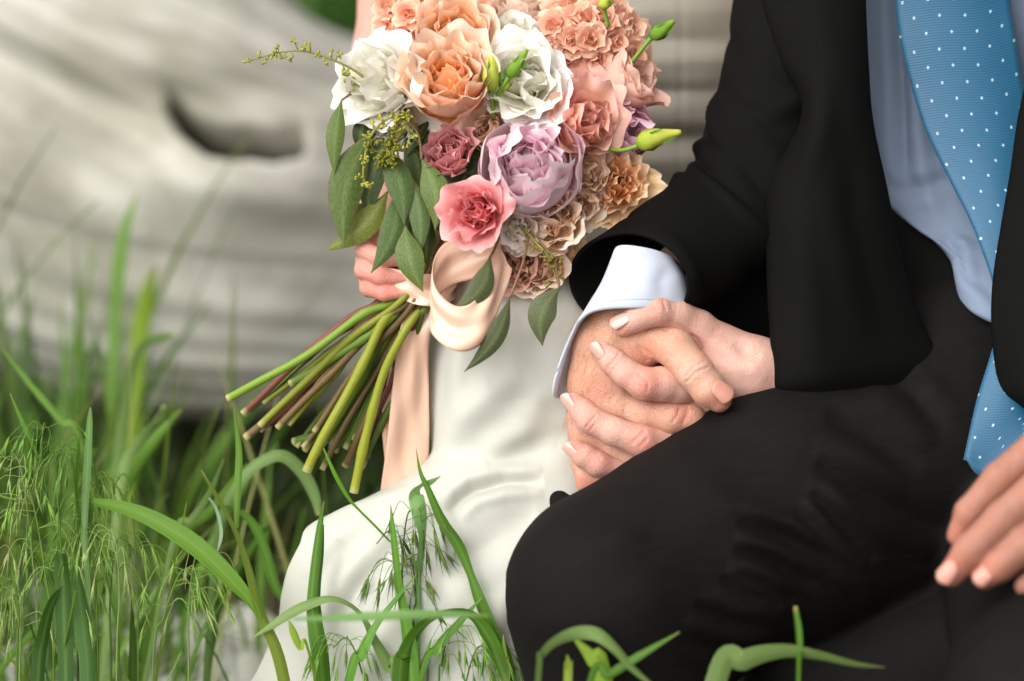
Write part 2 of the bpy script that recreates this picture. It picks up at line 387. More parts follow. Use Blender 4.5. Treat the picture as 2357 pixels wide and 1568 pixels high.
# ------------------------------------------------------------------ setting: ground, log
gx = np.concatenate([-np.geomspace(60, 1.3, 18), np.linspace(-1.2, 1.2, 81), np.geomspace(1.3, 60, 18)])
gy = np.concatenate([np.linspace(-3, 0.9, 14), np.linspace(1.0, 3.2, 75), np.geomspace(3.3, 120, 24)])
GX, GY = np.meshgrid(gx, gy); GZ = ground_z(GX, GY)
gro = mk('ground', np.stack([GX, GY, GZ], -1).reshape(-1, 3), grid_faces(len(gy), len(gx)), M['soil']); gro['kind'] = 'structure'

# driftwood log: swept trunk with a root flare and a hollow
LD = 2.34                                             # metres to the trunk's middle
def LP(px, py, d=LD): return PD(px, py, d)
def make_log():
    ctrl = [(-1500, -420, 2.55, 900), (-700, -60, 2.42, 720), (-100, 190, 2.36, 600), (420, 440, 2.33, 512), (760, 520, 2.36, 418), (1150, 560, 2.42, 390), (1700, 560, 2.52, 370), (2600, 560, 2.70, 340), (3600, 520, 2.95, 300)]
    C = np.array([np.append(LP(a, b_, d), r * d / FPX) for a, b_, d, r in ctrl]); ns, nt_ = 380, 420
    C = catmull(C, ns); X, Rr = C[:, :3], C[:, 3]
    T = np.gradient(X, axis=0); T /= np.linalg.norm(T, axis=1)[:, None]
    A = np.cross(T, np.array([0, 0, 1.0])); A /= np.linalg.norm(A, axis=1)[:, None]; B = np.cross(A, T)   # A points to the camera side, B up
    th = np.linspace(0, 2 * np.pi, nt_, endpoint=False)
    sl_ = np.concatenate([[0], np.cumsum(np.linalg.norm(np.diff(X, axis=0), axis=1))])
    SL, TH = np.meshgrid(sl_, th, indexing='ij'); rr = Rr[:, None] * np.ones_like(TH)
    tw = TH + 0.95 * SL                                # the grain spirals
    rr = rr * (1 + 0.016 * np.sin(3 * tw + 1.0) + 0.007 * np.sin(7 * tw + SL * 2) + 0.006 * np.sin(17 * tw + 3 * np.sin(SL * 3)) + 0.006 * np.sin(41 * tw + 5 * np.sin(SL * 4)))
    sq = lambda q: np.sign(q) * np.abs(q) ** 0.72       # trunk flattened on its sides by weather
    V = X[:, None] + rr[..., None] * (sq(np.cos(TH))[..., None] * 0.92 * A[:, None] + sq(np.sin(TH))[..., None] * B[:, None])
    # hollow: press the surface in along a curved lens, lip below it
    V = V.reshape(-1, 3); rel = V - CAM; dep = rel @ FWD; px = (rel @ RIGHT) / dep * FPX + W / 2; py = -(rel @ UP) / dep * FPX + H / 2
    front = (dep < np.repeat((X - CAM) @ FWD, nt_))
    low = np.interp(px, [385, 430, 480, 530, 575, 640, 690, 720], [262, 318, 352, 366, 362, 370, 360, 335])   # lower lip line
    x01 = np.clip((px - 385) / 320, 0, 1); span = np.sin(np.pi * x01) ** 0.55 * ((px > 385) & (px < 705))
    t = (low - py) / 62.0                              # 0 at lip .. 1 at upper edge
    depth = span * np.where(t < 0, np.exp(-(t / 0.05) ** 2) * 0.15, np.exp(-(t / 0.60) ** 2) * np.clip(t / 0.05, 0, 1))
    V[front] += (FWD[None] * 0.92 - UP[None] * 0.15) * (0.40 * depth[front])[:, None]
    swell = np.exp(-(((px - 540) / 300) ** 2)) * np.exp(-(((py - 440) / 95) ** 2))                       # rolled lip
    V[front] -= FWD[None] * (0.022 * swell[front])[:, None]
    sw2 = np.exp(-(((px - 560) / 260) ** 2)) * np.exp(-(((py - 215) / 60) ** 2)); V[front] += FWD[None] * (0.012 * sw2[front])[:, None]
    lobe = np.exp(-((py - (140 + 0.50 * px)) / 60) ** 2) * np.clip((420 - px) / 300, 0, 1); V[front] += FWD[None] * (0.03 * lobe[front])[:, None]
    hw = np.where(front, span * np.where(t > 0.02, np.exp(-(t / 0.5) ** 2), 0) * np.clip((px - 400) / 90, 0.25, 1), 0)[:, None]; colw = np.ones((len(V), 3)) * (1 - hw) + np.array([0.22, 0.15, 0.12]) * hw  # brown rotten wood in the hollow, its shade painted into the colour too
    F = grid_faces(ns, nt_, True); uv = np.stack([SL.ravel(), (tw / (2 * np.pi)).ravel() * 1.3], -1)
    uv[:, 1] += 0.00022 * np.where(front, (py - 300) * np.exp(-((px - 540) / 260) ** 2), 0)
    base = LP(420, 920)
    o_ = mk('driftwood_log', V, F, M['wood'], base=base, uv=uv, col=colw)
    tag(o_, 'huge bleached grey driftwood log with a dark hollow lying behind the couple', 'log')
make_log()
# ------------------------------------------------------------------ people
def P1(x, y, z=0): return tuple(QW([[x, y, z]])[0])
bride = empty('person', (*P1(1180, 1100, 300)[:2], 0.0), 'seated person in a cream satin dress with arm linked, holding the bouquet', 'person')
groom = empty('person', (*P1(2050, 1100, 250)[:2], 0.0), 'seated person in black suit, pale blue shirt and blue dotted tie, knees bent', 'person')

# ---- skin
def paint(V, base, blobs):
    C = np.tile(np.asarray(base, float), (len(V), 1))
    for (x, y, z, r, col, w) in blobs:
        d2 = (V[:, 0] - x) ** 2 + (V[:, 1] - y) ** 2 + ((V[:, 2] - z) * 0.6) ** 2
        k = (w * np.exp(-d2 / (r * r)))[:, None]; C = C * (1 - k) + np.asarray(col) * k
    return C
def crease(V, N, lst):
    V = V.copy(); front = (N[:, 2] < 0.25)
    for line, amp, w in lst:
        d, t, sd = line_dist(V, line)
        V += N * (amp * np.exp(-(d / w) ** 2) * np.where((t <= 0) | (t >= 1), 0.35, 1) * front)[:, None]
    return V
SK = 0.80; FB = c8(230, 182, 166) * SK; FR = c8(222, 136, 122) * SK; FP = c8(234, 198, 184) * SK        # her skin: base, flushed, pale
MB_ = c8(222, 172, 150) * SK; MR = c8(220, 140, 122) * SK; MP = c8(230, 192, 172) * SK        # his skin

# her left hand, fingers laced through his
A = [(1668, 812, 30, 56), (1606, 756, -4, 42), (1560, 724, -40, 34), (1512, 714, -66, 35), (1470, 730, -66, 31), (1436, 750, -56, 26)]
Bf = [(1640, 880, 20, 46), (1562, 888, -24, 40), (1522, 884, -48, 39), (1484, 884, -66, 37), (1440, 858, -64, 32), (1411, 832, -58, 30), (1389, 808, -52, 24)]
Cf = [(1620, 960, 40, 44), (1540, 1020, 8, 34), (1476, 1016, -34, 37), (1412, 993, -42, 32), (1358, 966, -38, 31), (1340, 946, -32, 28), (1322, 926, -26, 23)]
Df = [(1600, 1030, 60, 40), (1500, 1090, 40, 32), (1420, 1084, 10, 30), (1375, 1068, -16, 29), (1345, 1050, -20, 27), (1327, 1035, -16, 22)]
palm_f = [(1850, 868, 150, 74), (1790, 866, 72, 66), (1725, 858, 34, 68), (1665, 858, 34, 68), (1620, 900, 44, 62), (1600, 960, 60, 56)]
palm2 = [(1735, 836, 40, 58), (1650, 808, 36, 54), (1612, 800, 40, 50)]
fore = [(1790, 866, 74, 62), (1960, 760, 230, 82), (2080, 520, 590, 105), (1720, -740, 700, 130)]
V, F = sculpt([(palm_f, 30), (palm2, 30), (fore, 30), (A, 12), (Bf, 10), (Cf, 10), (Df, 10)], 3.2, [40, 40, 40, 22, 6, 6, 6])
V = smooth_mesh(V, F, 2); N = vnormals(V, F)
# tendons and the wrist hollow
V = folds(V, N, [([(1610, 770), (1680, 810), (1760, 850)], 3.0, 14), ([(1625, 850), (1700, 850), (1770, 866)], 2.2, 14), ([(1690, 790), (1720, 818), (1752, 822)], -5, 16)])
cr = [([(1500, 690), (1506, 706), (1512, 716)], -2.6, 3), ([(1526, 690), (1530, 704), (1534, 716)], -2.2, 3), ([(1545, 700), (1547, 712)], -1.5, 3),
      ([(1540, 740), (1566, 752), (1590, 766)], -2.0, 4), ([(1588, 772), (1604, 782), (1612, 800), (1606, 822)], -5, 6), ([(1590, 790), (1600, 800)], -2, 4),
      ([(1405, 840), (1420, 822), (1425, 812)], -2.4, 3), ([(1398, 850), (1404, 834)], -1.5, 3), ([(1470, 862), (1492, 878), (1490, 902)], -2.0, 4), ([(1456, 866), (1466, 890)], -1.6, 4),
      ([(1348, 985), (1362, 968), (1372, 955)], -2.2, 3), ([(1356, 992), (1370, 975)], -1.6, 3), ([(1455, 1020), (1476, 1000), (1484, 990)], -2.4, 4), ([(1470, 1030), (1492, 1008)], -1.8, 4),
      ([(1700, 880), (1712, 910)], -1.2, 5), ([(1455, 905), (1475, 920)], -1.2, 4)]
V = crease(V, N, cr)
blobs = [(1510, 706, -75, 34, FR, 0.45), (1432, 756, -45, 26, FR, 0.55), (1600, 790, -20, 30, FR, 0.35), (1484, 885, -85, 34, FR, 0.85), (1408, 838, -55, 22, FR, 0.5), (1388, 806, -40, 20, FR, 0.55),
         (1360, 968, -50, 24, FR, 0.5), (1476, 1015, -55, 34, FR, 0.8), (1322, 925, -25, 24, FR, 0.75), (1330, 1034, -20, 26, FR, 0.85), (1385, 1070, -30, 30, FR, 0.5), (1700, 840, -40, 70, FP, 0.35), (1560, 725, -60, 30, FP, 0.3), (1440, 935, -50, 30, FP, 0.3), (1430, 985, -58, 30, FP, 0.4), (1540, 900, -50, 30, FP, 0.3)]
Cc = paint(V, FB, blobs)
lh = (QW(V), F, Cc, None)
# her right hand round the stems, and the bare arm
arm = [(960, -760, 600, 130), (918, -150, 640, 94), (908, 150, 600, 88), (912, 330, 480, 80), (905, 480, 280, 62), (898, 545, 170, 52)]
palm_r = [(915, 560, 195, 46), (915, 630, 195, 46)]
r1 = [(880, 545, 160, 27), (848, 556, 112, 25), (840, 576, 84, 22), (874, 594, 58, 21), (928, 598, 52, 17)]
r2 = [(880, 590, 160, 27), (844, 602, 110, 25), (838, 622, 82, 22), (878, 637, 56, 21), (938, 638, 50, 17)]
r3 = [(880, 636, 160, 26), (850, 648, 112, 23), (848, 663, 84, 20), (886, 675, 58, 19), (946, 670, 52, 15)]
r4 = [(900, 560, 100, 30), (950, 545, 80, 26), (985, 560, 70, 22)]
V, F = sculpt([(arm, 60), (palm_r, 30), (r1, 8), (r2, 8), (r3, 8), (r4, 10)], 4.0, [40, 30, 5, 4, 4, 10])
V = smooth_mesh(V, F, 2); Cc = paint(V, FB * np.array([0.93, 0.84, 0.82]), [(880, 666, 40, 60, FR, 0.8), (845, 640, 60, 30, FR, 0.4), (850, 560, 80, 30, FR, 0.4)])  # skin redder, and darker to paint in the shadow round the stems
rh = (QW(V), F, Cc, None)
# trunk of the body, under the dress
tor = [(1250, 560, 1120, 260), (1300, 100, 1040, 260), (1330, -500, 880, 270)]
sh = [(960, -760, 600, 130), (1330, -760, 800, 190), (1720, -740, 700, 130), (1330, -760, 800, 190), (1310, -1050, 680, 110), (1290, -1180, 600, 180), (1290, -1400, 560, 280), (1310, -1460, 640, 290)]
lg = [(1250, 600, 1000, 230), (1180, 850, 400, 120)]
V, F = sculpt([(tor, 80), (sh, 80), (lg, 60), ([(1250, -1290, 290, 40), (1255, -1240, 260, 34)], 20)], 16, 60); V = smooth_mesh(V, F, 1)
tr_ = (QW(V), F, np.tile(FB, (len(V), 1)), None)
V, F, C, U = join_parts([lh, rh, tr_])
body_f = mk('body', V, F, M['skin_f'], bride, col=C)

def nail(parent, mat, tip, back, up, width, length, rad_, lift, name='fingernail'):
    """curved nail plate: tip/back points give its axis on the finger (pixel space); up = outward direction"""
    tip = np.array(tip, float); back = np.array(back, float); ax = tip - back; ax /= np.linalg.norm(ax)
    up = np.array(up, float); up -= ax * (up @ ax); up /= np.linalg.norm(up); sd = np.cross(ax, up)
    nu, nv = 11, 12; u = np.linspace(-1, 1, nu); v = np.linspace(0, 1, nv); Vv = []
    for vv in v:
        wv = width * (0.80 + 0.20 * np.sin(np.pi * min(vv * 1.1, 1) * 0.5)) * (1 - 0.0 * vv)
        for uu in u:
            # rounded ends
            ln = length * (vv * (1 - 0.22 * uu * uu) if vv > 0.5 else vv + (0.5 - vv) * 0.34 * uu * uu * 1.0)
            if vv > 0.5: ln = length * (0.5 + (vv - 0.5) * (1 - 0.36 * uu ** 2))
            ang = uu * wv / 2 / rad_
            p = tip + ax * (ln - length) + sd * (rad_ * np.sin(ang)) + up * (rad_ * (np.cos(ang) - 1) + lift - 2.6 * max(0, vv - 0.45) ** 2 * 4)
            Vv.append(p)
    o_ = mk(name, QW(Vv), grid_faces(nv, nu), mat, parent); 
    m_ = o_.modifiers.new('solid', 'SOLIDIFY'); m_.thickness = 0.0007; m_.offset = 0
    return o_
nail(body_f, M['nail_f'], (1412, 757, -54), (1470, 731, -66), (-0.20, -0.45, -0.87), 38, 52, 27, 28)
nail(body_f, M['nail_f'], (1370, 785, -50), (1411, 832, -58), (-0.62, 0.05, -0.78), 34, 44, 24, 25.5)
nail(body_f, M['nail_f'], (1304, 903, -22), (1340, 946, -32), (-0.62, 0.22, -0.76), 34, 46, 23, 24.5)
nail(body_f, M['nail_f'], (1306, 1016, -14), (1345, 1051, -20), (-0.52, 0.40, -0.76), 33, 46, 22, 23.5)
# his right hand
hand = [(1492, 640, 20, 38), (1438, 706, 26, 50), (1404, 790, 36, 84), (1384, 880, 40, 72), (1366, 970, 46, 56), (1352, 1060, 50, 40)]
hand2 = [(1440, 760, 20, 66), (1420, 860, 30, 70), (1400, 930, 30, 52)]
Th = [(1462, 800, 14, 58), (1520, 782, -18, 46), (1552, 800, -48, 44), (1600, 857, -74, 42), (1632, 897, -80, 39), (1655, 920, -76, 30)]
Mi = [(1372, 886, 14, 48), (1420, 928, 0, 39), (1480, 952, -8, 36), (1545, 962, -10, 37), (1588, 962, 2, 37), (1640, 1000, 60, 34)]
Mm = [(1362, 980, 30, 44), (1410, 1035, 24, 34), (1480, 1070, 20, 34), (1560, 1090, 40, 33)]
Mr = [(1350, 1060, 40, 38), (1356, 1092, 26, 30), (1420, 1120, 20, 30)]
Mk = [(1350, 1090, 50, 30), (1350, 1112, 30, 23), (1390, 1130, 20, 22)]
arm_m = [(1492, 640, 20, 38), (1560, 592, 90, 30), (1650, 520, 130, 46), (1735, 440, 190, 70), (1830, -60, 280, 105), (1900, -760, 220, 140)]
V, F = sculpt([(hand, 30), (hand2, 30), (arm_m, 30), (Th, 14), (Mi, 12), (Mm, 10), (Mr, 10), (Mk, 10)], 3.2, [40, 40, 40, 22, 10, 8, 8, 8])
V = smooth_mesh(V, F, 2); N = vnormals(V, F)
V = folds(V, N, [([(1420, 730), (1400, 800), (1372, 880)], 4, 16), ([(1440, 740), (1490, 770), (1530, 790)], 3, 16), ([(1372, 780), (1356, 860), (1345, 930)], 2.5, 12)])
cr = [([(1580, 880), (1600, 858), (1632, 844)], -2.6, 3), ([(1578, 868), (1596, 846), (1622, 832)], -1.8, 3), ([(1562, 852), (1568, 838)], -1.4, 3), ([(1470, 796), (1482, 815), (1490, 832)], -4, 6), ([(1478, 800), (1498, 818)], -2, 4),
      ([(1548, 972), (1560, 955), (1564, 938)], -2.2, 4), ([(1570, 975), (1582, 955), (1584, 935)], -2.0, 4), ([(1380, 900), (1392, 930)], -1.5, 5), ([(1530, 760), (1552, 768)], -1.4, 4)]
V = crease(V, N, cr)
blobs = [(1655, 925, -100, 32, MR, 0.6), (1600, 850, -110, 46, MP, 0.45), (1480, 815, -20, 30, MR, 0.6), (1385, 893, -30, 32, MR, 0.5), (1570, 955, -45, 34, MR, 0.55), (1440, 945, -30, 34, MP, 0.3), (1400, 780, -40, 80, c8(200, 150, 120) * SK, 0.55), (1350, 1112, 10, 26, MR, 0.85), (1350, 1075, 10, 30, MP, 0.3), (1330, 850, 20, 60, c8(200, 152, 122) * SK, 0.4)]
Cm = paint(V, MB_, blobs); lm = (QW(V), F, Cm, None); VH, NH = V, N
# his left hand lying on the other knee
f1 = [(2520, 930, -450, 50), (2400, 1020, -500, 44), (2300, 1105, -520, 40), (2232, 1180, -508, 35), (2206, 1232, -490, 27)]
f2 = [(2540, 1010, -520, 54), (2420, 1100, -570, 48), (2310, 1195, -588, 43), (2232, 1270, -580, 39), (2190, 1322, -562, 30)]
f3 = [(2560, 1110, -530, 54), (2450, 1190, -582, 47), (2360, 1255, -596, 43), (2300, 1302, -586, 37), (2266, 1328, -574, 29)]
f4 = [(2580, 1210, -520, 50), (2480, 1270, -570, 40), (2400, 1320, -570, 34), (2360, 1348, -562, 26)]
pl = [(2900, 700, -150, 110), (2720, 860, -330, 96), (2620, 950, -420, 90), (2590, 1060, -480, 86), (2590, 1150, -480, 70)]
arml = [(2720, 860, -330, 80), (2900, 700, -150, 90), (3000, 500, 160, 120), (2760, -760, 260, 150)]
V, F = sculpt([(pl, 40), (arml, 30), (f1, 12), (f2, 12), (f3, 12), (f4, 12)], 4.5, [40, 40, 12, 8, 8, 8]); V = smooth_mesh(V, F, 2); N = vnormals(V, F)
V = crease(V, N, [([(2292, 1180), (2318, 1206), (2330, 1222)], -2.5, 4), ([(2222, 1262), (2250, 1285)], -2, 4)])
ll = (QW(V), F, paint(V, c8(204, 146, 126) * 0.6, [(2195, 1318, -590, 40, MR, 0.7), (2272, 1325, -600, 38, MR, 0.7), (2210, 1230, -510, 40, MR, 0.5)]), None)  # base skin darker than his other hand: shade painted in
tor = [(2270, 800, 660, 300), (2280, 300, 620, 300), (2320, -500, 600, 300)]
sh = [(1900, -760, 230, 150), (2330, -800, 440, 230), (2760, -760, 270, 150), (2330, -800, 440, 230), (2320, -1080, 230, 140), (2290, -1220, 130, 200), (2290, -1440, 90, 290), (2310, -1500, 180, 300)]
V, F = sculpt([(tor, 80), (sh, 80), ([(2270, -1330, -190, 44), (2265, -1270, -220, 40)], 20)], 16, 60); tb = (QW(V), F, np.tile(MB_, (len(V), 1)), None)
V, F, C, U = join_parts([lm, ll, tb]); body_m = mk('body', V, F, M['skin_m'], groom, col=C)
nail(body_m, M['nail_m'], (1676, 925, -80), (1632, 892, -86), (0.22, -0.30, -0.93), 50, 54, 34, 37)
nail(body_m, M['nail_m'], (2172, 1340, -562), (2232, 1270, -582), (-0.25, -0.12, -0.96), 46, 58, 34, 34)
nail(body_m, M['nail_m'], (2252, 1342, -572), (2310, 1296, -588), (-0.25, -0.12, -0.96), 46, 54, 34, 33)
# fine hair on the back of his hand and wrist
sel = np.where((NH[:, 2] < 0.3) & (VH[:, 1] > 690) & (VH[:, 1] < 1010) & (VH[:, 0] < 1440) & (VH[:, 0] > 1300))[0]
sel = rng.choice(sel, 320, replace=False); parts = []
for i in sel:
    p = VH[i]; nn = NH[i]; d = np.array([-0.35, 0.85, 0]) + rng.normal(0, 0.28, 3); d -= nn * (d @ nn); d /= np.linalg.norm(d); L = rng.uniform(14, 34)
    pts = [p, p + d * L * 0.5 + nn * L * 0.22, p + d * L + nn * L * 0.25]
    tv, tf, tu = tube(pts, [0.32, 0.28, 0.1], 3, cap=False); parts.append((QW(tv), tf, c8(206, 156, 112), tu))
V, F, C, U = join_parts(parts); hr = mk('hair', V, F, M['seed'], body_m, col=C); hr['kind'] = 'stuff'

# ---- his trousers
rt = [(1412, 1376, -150, 236), (1600, 1290, -40, 268), (1800, 1190, 90, 296), (2180, 1080, 330, 330)]
rs = [(1412, 1380, -150, 232), (1440, 1600, -110, 205), (1520, 2050, 40, 170), (1560, 2350, 120, 150)]
lt = [(2440, 1650, -545, 262), (2500, 1400, -130, 300), (2450, 1150, 350, 330)]
ls = [(2440, 1650, -545, 258), (2460, 1950, -450, 210), (2500, 2400, -270, 160)]
nub = [(1330, 1215, -60, 40), (1300, 1172, -30, 28), (1288, 1152, -20, 24)]
wst = [(2180, 1080, 330, 330), (2450, 1150, 350, 330)]
V, F = sculpt([(rt, 60), (rs, 80), (lt, 60), (ls, 80), (wst, 60), (nub, 10), ([(2230, 900, 400, 300), (2400, 900, 420, 300)], 50), ([(1900, 1600, 160, 190), (2300, 1540, 160, 250)], 50)], 9, [60, 90, 30, 90, 60, 22, 60, 40]); V = smooth_mesh(V, F, 2); N = vnormals(V, F)
FO = [([(1880, 1062), (1960, 1110), (2060, 1170), (2171, 1233)], -20, 26), ([(1870, 1130), (1930, 1200), (2015, 1290)], -15, 17), ([(1830, 1168), (1900, 1232), (1985, 1300)], -13, 15),
      ([(1700, 1200), (1800, 1232), (1890, 1275), (1975, 1325)], -17, 17), ([(1690, 1262), (1770, 1290), (1880, 1352)], -15, 15), ([(1700, 1320), (1760, 1350), (1830, 1385)], -12, 13), ([(1660, 1330), (1730, 1370), (1800, 1400)], -14, 14),
      ([(1600, 1390), (1680, 1430), (1760, 1450)], -12, 16), ([(1900, 960), (2000, 1000), (2120, 1080)], -14, 30), ([(1640, 1160), (1760, 1180), (1850, 1215)], 6, 22), ([(1300, 1290), (1380, 1260), (1500, 1240)], 5, 40),
      ([(1930, 900), (2060, 860), (2160, 850)], -10, 26), ([(1560, 1460), (1660, 1500), (1750, 1520)], -10, 18), ([(2010, 850), (2100, 900), (2180, 1000)], -12, 24)]
V = folds(V, N, [(l_, a_ * 1.2, w_) for l_, a_, w_ in FO]); N = vnormals(V, F); V += N * (wob(V, 0.012, 3, 3) * 4.5)[:, None]
axd = np.array([768, -296, 480.0]); axd /= np.linalg.norm(axd); pv_ = np.cross(axd, [0, 0, 1.0]); pv_ /= np.linalg.norm(pv_)
trou = mk('trousers', QW(V), F, M['suit'], groom, uv=np.stack([V @ axd, V @ pv_ + 0.4 * V[:, 2]], -1))

# ---- his jacket: sleeves, fronts, back
jacket = empty('jacket', tuple(base_of(groom)), parent=groom)
def loft(rings, nr, nt_):
    R = catmull(np.array([[*c, *a, *b_] for c, a, b_ in rings], float), nr); th = np.linspace(0, 2 * np.pi, nt_, endpoint=False)
    V = R[:, None, 0:3] + np.cos(th)[None, :, None] * R[:, None, 3:6] + np.sin(th)[None, :, None] * R[:, None, 6:9]
    uv = np.stack([np.tile(th, nr), np.repeat(np.linspace(0, 1, nr), nt_)], -1)
    return V.reshape(-1, 3), grid_faces(nr, nt_, True), uv
rings = [((1448, 650, -4), (-70, -100, -6), (116, -50, -88)), ((1482, 628, 16), (-72, -104, -4), (96, -40, -104)), ((1545, 588, 60), (-74, -108, 0), (50, -20, -122)), ((1640, 525, 120), (-80, -112, 0), (20, 0, -128)),
         ((1735, 430, 190), (-128, -70, 0), (0, 10, -130)), ((1772, 270, 230), (-132, -14, 0), (0, 20, -126)), ((1805, 110, 255), (-126, 0, 0), (0, 10, -126)), ((1835, -70, 285), (-134, 0, 0), (0, 0, -130)), ((1880, -420, 270), (-160, 0, 0), (0, 0, -160)), ((1930, -780, 230), (-190, 0, 0), (0, 0, -190)), ((2000, -960, 250), (-90, -60, 0), (0, 0, -120))]
V, F, uv = loft(rings, 120, 72); N = vnormals(V, F)
if (N[:, 2] * (V[:, 2] - 120)).mean() < 0: N = -N
t = uv[:, 1]
r_ = np.random.default_rng(17)
for k in range(26):                                   # pulled folds round the bend of the arm
    tc = np.clip(r_.normal(0.40, 0.11), 0.16, 0.72); ac = r_.uniform(0, 6.28); tl_ = r_.normal(0, 0.05); wt = r_.uniform(0.008, 0.02); wa = r_.uniform(0.5, 1.1)
    da = (uv[:, 0] - ac + np.pi) % (2 * np.pi) - np.pi
    V += N * (r_.choice([-1, 1], p=[0.4, 0.6]) * r_.uniform(9, 22) * np.exp(-((t - tc - tl_ * da) / wt) ** 2 - (da / wa) ** 2))[:, None]
V += N * (wob(V, 0.014, 5, 3) * 6 * np.clip(t * 8, 0, 1))[:, None]
mk('sleeve', QW(V), F, M['jacket'], jacket, solid=0.0022)
panel = [[(2060, -900, 20), (2050, -900, -10), (2120, -900, -20), (2170, -900, -20), (2220, -900, 10), (2215, -900, 50)],
         [(1860, -500, 150), (1830, -500, 60), (1920, -500, 10), (2000, -500, 10), (2060, -500, 40), (2050, -500, 80)],
         [(1790, -140, 240), (1752, -140, 170), (1850, -140, 110), (1930, -140, 100), (1985, -140, 130), (1975, -140, 170)],
         [(1800, 0, 230), (1760, 0, 150), (1860, 0, 80), (1930, 0, 80), (1986, 0, 110), (1978, 0, 150)],
         [(1835, 140, 210), (1803, 140, 120), (1885, 140, 50), (1945, 150, 50), (1993, 150, 92), (1985, 150, 130)],
         [(1875, 262, 190), (1850, 262, 100), (1890, 275, 20), (1955, 285, 30), (2004, 290, 80), (1996, 290, 120)],
         [(1825, 420, 170), (1776, 428, 75), (1846, 425, 0), (1945, 430, 15), (2032, 440, 80), (2025, 440, 120)],
         [(1815, 600, 130), (1769, 600, 40), (1856, 600, -24), (1965, 600, 5), (2070, 620, 90), (2066, 620, 130)],
         [(1820, 760, 100), (1777, 760, 4), (1866, 760, -36), (1980, 760, 10), (2115, 755, 100), (2110, 755, 140)],
         [(1826, 850, 90), (1785, 868, -14), (1872, 862, -44), (1990, 850, 10), (2150, 830, 110), (2150, 830, 150)],
         [(1830, 900, 100), (1792, 905, 0), (1880, 905, -20), (2000, 900, 40), (2160, 880, 130), (2160, 880, 160)]]
V, F, uv = sheet(panel, 90, 60); N = vnormals(V, F); N = N * -np.sign(N[:, 2].mean())
V = folds(V, N, [([(1880, 170), (1880, 300), (1850, 420)], 8, 26), ([(1950, 250), (1965, 500), (2040, 800)], -8, 30), ([(1830, 480), (1850, 650), (1880, 820)], 5, 30)])
mk('front', QW(V), F, M['jacket'], jacket, solid=0.0025)
rp = [[(2420, -900, 20), (2430, -900, -10), (2500, -900, -10), (2620, -900, 60), (2780, -860, 300)], [(2440, -500, 40), (2450, -500, 0), (2560, -500, -20), (2700, -500, 80), (2800, -500, 350)], [(2420, -140, 60), (2440, -140, 20), (2560, -140, 0), (2700, -140, 120), (2780, -140, 400)], [(2400, 60, 60), (2410, 60, 20), (2540, 60, 0), (2700, 60, 120), (2780, 60, 400)],
      [(2362, 250, 50), (2360, 250, 10), (2480, 250, -30), (2690, 250, 80), (2790, 250, 400)], [(2342, 400, 40), (2338, 400, -5), (2470, 400, -50), (2690, 400, 60), (2790, 400, 400)],
      [(2320, 520, 30), (2318, 520, -20), (2450, 520, -70), (2690, 520, 50), (2790, 520, 400)], [(2302, 650, 20), (2299, 650, -35), (2440, 650, -90), (2690, 650, 40), (2790, 650, 400)],
      [(2302, 770, 10), (2297, 770, -50), (2440, 770, -110), (2690, 770, 30), (2790, 770, 400)], [(2320, 890, 10), (2314, 888, -60), (2440, 900, -130), (2690, 900, 20), (2790, 900, 400)],
      [(2362, 940, 10), (2358, 935, -60), (2460, 990, -130), (2690, 1000, 20), (2790, 1000, 400)]]
V, F, uv = sheet(rp, 70, 50); mk('front', QW(V), F, M['jacket'], jacket, solid=0.0025)
bk = [((2240, 1000, 430), (-420, 0, 60), (0, 0, 330)), ((2250, 600, 470), (-430, 0, 0), (0, 0, 320)), ((2270, 200, 480), (-440, 0, 0), (0, 0, 320)), ((2300, -150, 480), (-450, 0, 0), (0, 0, 320)), ((2320, -600, 400), (-480, 0, 0), (0, 0, 320)), ((2330, -860, 330), (-400, 0, 0), (0, 0, 280)), ((2330, -1000, 300), (-160, 0, 0), (0, 0, 180))]
R = catmull(np.array([[*c, *a, *b_] for c, a, b_ in bk], float), 40); th = np.linspace(-0.25, math.pi + 0.25, 50)
V = (R[:, None, 0:3] + np.cos(th)[None, :, None] * R[:, None, 3:6] + np.sin(th)[None, :, None] * R[:, None, 6:9]).reshape(-1, 3)
mk('back', QW(V), grid_faces(40, 50), M['jacket'], jacket, solid=0.003)
sd_ = [[(1720, 300, 330), (1760, 300, 300), (1850, 300, 270), (2000, 300, 280)], [(1640, 500, 320), (1700, 500, 290), (1850, 500, 260), (2040, 480, 290)], [(1580, 700, 310), (1680, 700, 280), (1850, 700, 250), (2080, 600, 300)], [(1590, 950, 320), (1700, 950, 280), (1850, 950, 240), (2120, 900, 260)]]
V, F, uv = sheet(sd_, 40, 40); mk('side', QW(V), F, M['jacket'], jacket, solid=0.0025)
ln_ = [[(1900, 330, 330), (2050, 330, 330), (2200, 360, 320), (2420, 380, 320)], [(1930, 500, 320), (2050, 520, 310), (2200, 540, 290), (2420, 560, 280)], [(1960, 700, 300), (2060, 720, 280), (2200, 720, 240), (2420, 740, 230)], [(2000, 950, 280), (2080, 950, 250), (2200, 950, 220), (2420, 950, 200)]]
V, F, uv = sheet(ln_, 40, 40); mk('lining', QW(V), F, M['jacket'], jacket, solid=0.0025)
rings = [((2660, 905, -390), (60, 80, 60), (-60, 70, -80)), ((2780, 800, -280), (70, 90, 60), (-70, 80, -90)), ((2920, 640, -60), (90, 80, 60), (-80, 80, -100)), ((3000, 450, 270), (110, 20, 60), (-60, 20, -120)), ((2930, 100, 350), (130, 0, 30), (-30, 0, -130)), ((2800, -700, 290), (190, 0, 0), (0, 0, -190)), ((2660, -960, 260), (90, -60, 0), (0, 0, -120))]
V, F, uv = loft(rings, 60, 40); mk('sleeve', QW(V), F, M['jacket'], jacket, solid=0.0022)

